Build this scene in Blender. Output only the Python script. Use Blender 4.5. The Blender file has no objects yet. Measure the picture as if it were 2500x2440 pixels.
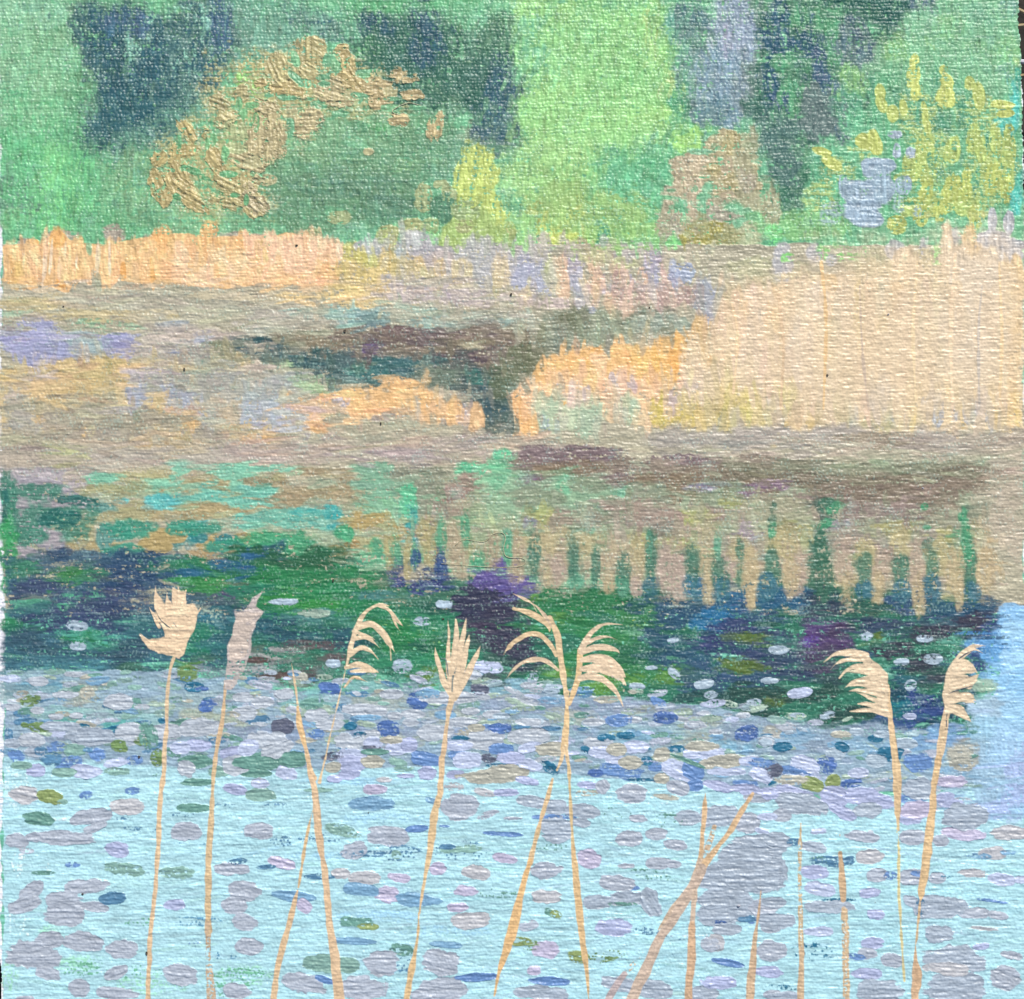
import bpy, math
import numpy as np
from mathutils import Vector

# ---- camera, light, exposure -------------------------------------------
U = 0.00012                                 # one canvas unit in metres: the painting is about 30 cm wide
S = bpy.context.scene
CX, CY = 1250.0, 1220.0                     # canvas point under the lens
cam = bpy.data.objects.new('camera', bpy.data.cameras.new('camera'))
S.collection.objects.link(cam)
cam.location = (0, 0, 0.50)
cam.data.sensor_fit = 'HORIZONTAL'
cam.data.sensor_width = 36
cam.data.lens = 36*0.50/(2500*U)
cam.data.clip_start = 0.01
cam.data.clip_end = 200
S.camera = cam

SUN_EL, SUN_AZ = 44.0, 20.0                 # elevation; azimuth clockwise from the top of the picture
w = bpy.data.worlds.new('World'); S.world = w; w.use_nodes = True
nt = w.node_tree
sky = nt.nodes.new('ShaderNodeTexSky'); sky.sky_type = 'NISHITA'; sky.sun_disc = False
sky.sun_elevation = math.radians(SUN_EL); sky.sun_rotation = math.radians(SUN_AZ)
bg = nt.nodes['Background']; nt.links.new(sky.outputs[0], bg.inputs[0]); bg.inputs[1].default_value = 0.10
sl = bpy.data.lights.new('sun', 'SUN'); sl.energy = 3.6; sl.angle = math.radians(0.53); sl.color = (1, .96, .90)
so = bpy.data.objects.new('sun', sl); S.collection.objects.link(so)
d = Vector((math.sin(math.radians(SUN_AZ))*math.cos(math.radians(SUN_EL)), math.cos(math.radians(SUN_AZ))*math.cos(math.radians(SUN_EL)), math.sin(math.radians(SUN_EL))))
so.rotation_euler = d.to_track_quat('Z', 'Y').to_euler()
so.location = d*2
S.view_settings.view_transform = 'Standard'; S.view_settings.look = 'None'
S.view_settings.exposure = 0.14; S.view_settings.gamma = 1
S.render.engine = 'CYCLES'

# ---- PAINT ENGINE -------------------------------------------------------
# Lays brush strokes one after another on a simulated woven canvas.  All
# positions are millimetre-like canvas units (U = 0.12 mm).  The result is a
# pigment colour, a paint height and a part index for every mesh vertex.
SP = 1.55                                   # spacing of the paint mesh, canvas units
X0, X1, Y0, Y1 = -22.0, 2526.0, -30.0, 2500.0
GW = int((X1-X0)/SP)+1
GH = int((Y1-Y0)/SP)+1
rng = np.random.RandomState(7)

def blur_noise(n, s, seed):
    r = np.random.RandomState(seed).standard_normal((n, n))
    f = np.fft.fftfreq(n)
    k = np.exp(-2*(np.pi*s)**2*(f[:, None]**2+f[None, :]**2))
    r = np.real(np.fft.ifft2(np.fft.fft2(r)*k))
    r = (r-r.mean())/r.std()
    return r.astype(np.float32)

NT = blur_noise(1024, 3.0, 1)
NF = blur_noise(1024, 1.2, 2)

def tex(T, u, v):
    return T[np.asarray(v, np.int64) & 1023, np.asarray(u, np.int64) & 1023]

def sst(a, b, x):
    t = np.clip((x-a)/(b-a), 0, 1)
    return t*t*(3-2*t)

def lin(h):
    c = np.array([int(h[i:i+2], 16)/255 for i in (0, 2, 4)])
    return np.where(c <= .04045, c/12.92, ((c+.055)/1.055)**2.4).astype(np.float32)

gx = (X0+np.arange(GW)*SP).astype(np.float32)
gy = (Y0+np.arange(GH)*SP).astype(np.float32)
PX, PY = np.meshgrid(gx, gy)

# plain weave: weft rows 9 units apart with a bead wherever the thread passes over
def make_weave():
    wx = PX+3.5*tex(NT, PX*.05+200, PY*.05)+1.5*tex(NT, PX*.35, PY*.35+90)+.10*PY
    wy = PY+4.0*tex(NT, PX*.03, PY*.03+400)+1.5*tex(NT, PX*.22+77, PY*.35)+.7*tex(NF, PX*.4, PY*.5)
    P, Q = 8.5, 4.9
    row = np.floor(wy/P)
    col = np.floor(wx/Q)
    fy = wy/P-row-.5
    fx = wx/Q-col-.5
    over = ((row+col) % 2)
    weft = np.sqrt(np.clip(1-(fy*2)**2, 0, 1))
    warp = np.sqrt(np.clip(1-(fx*2)**2, 0, 1))
    bead = np.cos(fx*np.pi)
    rnd = tex(NF, col*13+5, row*29)
    h = np.where(over > .5, weft*(.58+.42*bead*(1+.35*rnd)), np.maximum(weft*.55, warp*.5*np.cos(fy*np.pi)))
    h = h*(.82+.22*tex(NT, row*17, PX*.12)+.20*rnd)+.07*tex(NF, PX*.8, PY*.8)
    return np.clip(h, 0, 1.35).astype(np.float32)

WV = make_weave()
C = np.empty((GH, GW, 3), np.float32); C[:] = lin('f3eff0')
R = np.zeros((GH, GW), np.float32)         # paint relief
F = np.zeros((GH, GW), np.float32)         # how far paint fills the weave
ID = np.zeros((GH, GW), np.int16)
PARTS = [dict(name='bare_canvas', label='white unpainted canvas border', parent=None)]
cur = [0]
reed = [0]
wk = [1.0]

def part(name, label=None, parent=None, pad=False):
    PARTS.append(dict(name=name, label=label, parent=parent, pad=pad))
    cur[0] = len(PARTS)-1
    return cur[0]

def window(x0, x1, y0, y1):
    i0 = max(0, int((x0-X0)/SP)); i1 = min(GW, int((x1-X0)/SP)+2)
    j0 = max(0, int((y0-Y0)/SP)); j1 = min(GH, int((y1-Y0)/SP)+2)
    return (slice(j0, j1), slice(i0, i1)) if i1 > i0 and j1 > j0 else None

def lay(sl, a, col, b, st, pid=None):
    """blend one stroke in; b = bristle noise (about N(0,1)), st = style"""
    dry = st.get('d', 0)
    if dry > 0:
        t = .62*np.clip(WV[sl], 0, 1)*(1-.6*F[sl])+.38*(.5+.28*b)+.10*tex(NF, PX[sl]*.5, PY[sl]*.5)
        th = dry*.085-.05
        a = a*sst(th-.11, th+.11, t)
    cv = st.get('v', .07)
    op = st.get('o', 1.0)
    a = (a*op).astype(np.float32)
    a3 = a[..., None]
    colr = np.clip(col*(1+cv*b[..., None]), 0, .95)
    C[sl] = C[sl]*(1-a3)+colr*a3
    body = st.get('b', .5)
    edge = np.clip(1-np.abs(a-.55)*2.2, 0, 1)*(a > .15)
    R[sl] = R[sl]*(1-.75*a)+a*body*(1+.55*b)+edge*body*st.get('e', .35)
    F[sl] = F[sl]*(1-a)+a*st.get('f', .35)
    ids = ID[sl]
    ids[a > .45] = cur[0] if pid is None else pid

def ell(x, y, rx, ry, ang, hexc, st, pid=None):
    col = lin(hexc) if isinstance(hexc, str) else hexc
    m = max(rx, ry)*1.35+6
    sl = window(x-m, x+m, y-m, y+m)
    if sl is None: return
    c, s = math.cos(math.radians(ang)), math.sin(math.radians(ang))
    dx, dy = PX[sl]-x, PY[sl]-y
    u, v = dx*c+dy*s, -dx*s+dy*c
    if rx >= ry: bu, bv = u, v
    else: bu, bv = v, u
    if 'dir' in st:
        dd = math.radians(st['dir']); bu = dx*math.cos(dd)+dy*math.sin(dd); bv = -dx*math.sin(dd)+dy*math.cos(dd)
    s1, s2 = rng.randint(0, 1000, 2)
    b = tex(NT, bu*.09+s1, bv*1.3+s2)*.8+tex(NF, bu*.3+s2, bv*.8+s1)*.5
    rag = st.get('r', .16)
    lo = tex(NT, u*.22+s2, v*.22+s1)
    lo2 = tex(NT, u*.7+s1, v*.7+s2)
    p = st.get('p', 2.2)
    d = np.abs(u/rx)**p+np.abs(v/ry)**p
    d = d+rag*(lo*.8+.45*lo2+.4*b*(np.abs(bu) > .3*min(rx, ry)))
    soft = st.get('s', .16)
    a = sst(1.08+soft, 1.08-soft, d)
    lay(sl, a, col, b, st, pid)

def poly(pts, hexc, st, pid=None):
    col = lin(hexc)
    P = np.array(pts, np.float32).reshape(-1, 2)
    w = st.get('w', 6.0)
    x0, y0 = P.min(0)-3*w-4; x1, y1 = P.max(0)+3*w+4
    sl = window(x0, x1, y0, y1)
    if sl is None: return
    s1, s2 = rng.randint(0, 1000, 2)
    X, Y = PX[sl], PY[sl]
    X2 = X+w*tex(NT, X*.16+s1, Y*.16+s2)+w*.45*tex(NT, X*.6+s2, Y*.6)
    Y2 = Y+w*tex(NT, X*.16+s2, Y*.16+s1)+w*.45*tex(NT, X*.6, Y*.6+s1)
    ins = np.zeros(X.shape, bool)
    n = len(P)
    dm = np.full(X.shape, 1e9, np.float32)
    for i in range(n):
        ax, ay = P[i]; bx, by = P[(i+1) % n]
        if ay != by:
            c = ((ay > Y2) != (by > Y2)) & (X2 < (bx-ax)*(Y2-ay)/(by-ay)+ax)
            ins ^= c
        ex, ey = bx-ax, by-ay
        t = np.clip(((X2-ax)*ex+(Y2-ay)*ey)/(ex*ex+ey*ey+1e-6), 0, 1)
        dm = np.minimum(dm, np.hypot(X2-ax-t*ex, Y2-ay-t*ey))
    sd = np.where(ins, dm, -dm)
    soft = st.get('s', 2.0)
    a = sst(-soft, soft, sd)
    dd = math.radians(st.get('dir', 0))
    bu = X*math.cos(dd)+Y*math.sin(dd); bv = -X*math.sin(dd)+Y*math.cos(dd)
    b = tex(NT, bu*.07+s1, bv*1.1+s2)*.8+tex(NF, bu*.25+s2, bv*.7+s1)*.5
    lay(sl, a, col, b, st, pid)

def spline(pts, n=10):
    P = np.array(pts, np.float64).reshape(-1, 2)
    if len(P) < 3: return np.array([P[0]+(P[-1]-P[0])*t for t in np.linspace(0, 1, 8)])
    Q = np.vstack([2*P[0]-P[1], P, 2*P[-1]-P[-2]])
    out = []
    for i in range(1, len(Q)-2):
        for t in np.arange(n)/n:
            out.append(.5*((2*Q[i])+(Q[i+1]-Q[i-1])*t+(2*Q[i-1]-5*Q[i]+4*Q[i+1]-Q[i+2])*t*t+(3*Q[i]-Q[i-1]-3*Q[i+1]+Q[i+2])*t**3))
    out.append(P[-1])
    return np.array(out)

def stroke(pts, ws, hexc, st, pid=None):
    """curve with interpolated widths (full width, canvas units)"""
    col = lin(hexc)
    P = spline(pts, 6)
    W = np.interp(np.linspace(0, 1, len(P)), np.linspace(0, 1, len(ws)), ws)/2
    # walk it in chunks so that windows stay small
    step = 14
    for k in range(0, len(P)-1, step):
        q = P[k:k+step+1]; wq = W[k:k+step+1]
        m = wq.max()*1.6+4
        sl = window(q[:, 0].min()-m, q[:, 0].max()+m, q[:, 1].min()-m, q[:, 1].max()+m)
        if sl is None: continue
        X, Y = PX[sl], PY[sl]
        best = np.full(X.shape, 1e9, np.float32); vv = np.zeros(X.shape, np.float32); ww = np.ones(X.shape, np.float32)
        for i in range(len(q)-1):
            ax, ay = q[i]; ex, ey = q[i+1]-q[i]
            L2 = ex*ex+ey*ey+1e-6
            t = np.clip(((X-ax)*ex+(Y-ay)*ey)/L2, 0, 1)
            d = np.hypot(X-ax-t*ex, Y-ay-t*ey)
            w = wq[i]+(wq[i+1]-wq[i])*t
            r = d-w
            c = r < best
            best = np.where(c, r, best); ww = np.where(c, w, ww)
            vv = np.where(c, ((X-ax)*ey-(Y-ay)*ex)/math.sqrt(L2), vv)
        nz = tex(NT, X*.4+st.get('seed', 0), Y*.4)*st.get('n', .7)
        b = tex(NT, (X+Y)*.05, vv*1.2+31+st.get('seed', 0))*.7+tex(NF, X*.4, Y*.4)*.4
        a = sst(.9, -.9, best+nz)
        lay(sl, a, col, b, st, pid)

def scumble(x0, y0, x1, y1, n, L, W, ang, aj=9, cj=.03, off=7, lj=.09, **st):
    """restate a passage with many small dabs picked up from the wet colour beside them"""
    st = dict(dict(d=3, v=.05, b=.4, f=.3, r=.4, s=.6, o=.75), **st)
    keep = ID
    for _ in range(n):
        x, y = rng.uniform(x0, x1), rng.uniform(y0, y1)
        x = min(max(x, 34), 2466); y = max(y, 16)
        sx, sy = min(max(x+rng.normal(0, off), 24), 2474), max(y+rng.normal(0, off), 8)
        i = min(GW-1, max(0, int((sx-X0)/SP))); j = min(GH-1, max(0, int((sy-Y0)/SP)))
        i2 = min(GW-1, max(0, int((x-X0)/SP))); j2 = min(GH-1, max(0, int((y-Y0)/SP)))
        c = C[j, i]*(1+rng.normal(0, cj, 3)+rng.normal(0, lj))
        k = rng.uniform(.35, .95)
        ell(x, y, L*k, W*rng.uniform(.5, 1.0), ang+rng.normal(0, aj), np.clip(c, 0.01, .93), st, int(ID[j2, i2]))

STY = dict(
    n=dict(d=2, s=.55, r=.45, b=.45, f=.3, o=.93),               # ordinary scrubbed patch
    m=dict(d=5, s=.6, r=.45, b=.4, f=.25, o=.9),               # drier
    x=dict(d=6, s=.5, r=.4, b=.4, f=.2),                 # very dry, catches threads only
    o=dict(d=0, s=.22, r=.2, b=.8, f=.5),                # opaque, fairly crisp
    i=dict(d=2, s=.22, r=.6, b=2.2, f=.6, e=.6, v=.12), # impasto
    k=dict(d=0, s=.1, r=.24, b=1.3, f=.72, e=.5, v=.06), # thick smooth dab (lily pads)
    j=dict(d=3, s=.2, r=.32, b=1.0, f=.5, v=.1),         # pad with broken edge
    y=dict(d=7, s=.3, r=.3, b=.5, f=.2),                 # skipping brush drag
    V=dict(d=3, s=.6, r=.4, b=.6, f=.4, dir=90, v=.07, o=.85),  # dragged upright
    W=dict(d=1, s=.5, r=.3, b=.8, f=.8, dir=90, v=.06, o=.9),
    g=dict(d=4, s=.8, r=.5, b=.4, f=.3, o=.8),
    h=dict(d=0, s=.9, r=.3, b=.3, f=.85, o=.5, dir=90, v=.04),         # soft glaze
)
PAL = dict(g='adb4c0', G='a6b1bb', t='bbbbbc', l='aeb5d0', L='bcc5da', b='6a8cba', B='4f6da2', n='85a99c', N='6a9688',
           o='8c9c62', O='6f8a55', p='bdb7ca', k='56809c', s='7ba3bd', w='a9bac4', d='5e6272', c='b1af9f', e='2f6f8a',
           q='adb4bd', z='b5bcc2', m='9fb3a0')

def run(text):
    ox = oy = 0.0; sc = 1.0
    for ln in text.strip().split('\n'):
        tk = ln.split()
        if not tk: continue
        o = tk[0]
        if o == 'F':
            flecks(420, 15, 2380, lambda x: 1640+130*max(0, (x-1200)/1000), ['z', 'G', 'm', 'c', 's', 'N', 'k', 'L', 'g', 'n', 'm', '88a59c', '9db4b8'], 22, 8, 'j', 200)
        elif o == '@':
            ox, oy, sc = float(tk[1]), float(tk[2]), float(tk[3])
        elif o == '+':
            part(tk[1], None, reed[0]); wk[0] = 1.0
        elif o == '#':
            wk[0] = 1.18 if tk[1] == 'painted_reed' else 1.0
            reed[0] = part(tk[1], ' '.join(tk[2:]) or None)
        elif o == 'e' or o == 'a':                # e style hex x y rx ry ang [x y rx ry ang ...]
            st = STY[tk[1]]; h = PAL.get(tk[2], tk[2]); v = [float(t) for t in tk[3:]]
            for k in range(0, len(v)-4, 5):
                if 80 <= v[k+4] <= 95 and v[k+2] < v[k+3]: v[k+2], v[k+3] = v[k+3], v[k+2]
                if o == 'a': part('lily_pad', None, None, True); PARTS[-1]['tone'] = tk[2]; PARTS[-1]['pos'] = (ox+v[k]/sc, oy+v[k+1]/sc)
                ell(ox+v[k]/sc, oy+v[k+1]/sc, v[k+2]/sc, v[k+3]/sc, v[k+4], h, st)
        elif o == 'p':                            # p style hex x y x y ...
            v = [float(t) for t in tk[3:]]
            pts = [(ox+v[k]/sc, oy+v[k+1]/sc) for k in range(0, len(v)-1, 2)]
            st = dict(STY[tk[1]]); st['s'] = {'n': 13, 'm': 14, 'x': 14, 'g': 20}.get(tk[1], 1.6); st['w'] = {'n': 9, 'm': 10, 'x': 12, 'g': 12}.get(tk[1], 2.2)
            poly(pts, PAL.get(tk[2], tk[2]), st)
        elif o == 's':                            # s style hex w,w,w x y x y ...
            v = [float(t) for t in tk[4:]]
            pts = [(ox+v[k]/sc, oy+v[k+1]/sc) for k in range(0, len(v)-1, 2)]
            wf = wk[0]
            stroke(pts, [float(w)*wf/sc for w in tk[3].split(',')], PAL.get(tk[2], tk[2]), STY[tk[1]])
        elif o == 'u':                            # u x0 y0 x1 y1 n L W ang
            v = [float(t) for t in tk[1:]]
            scumble(v[0], v[1], v[2], v[3], int(v[4]), v[5], v[6], v[7], d=v[8] if len(v) > 8 else 3, lj=v[9] if len(v) > 9 else .09, **({'off': v[10]} if len(v) > 10 else {}))

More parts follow.
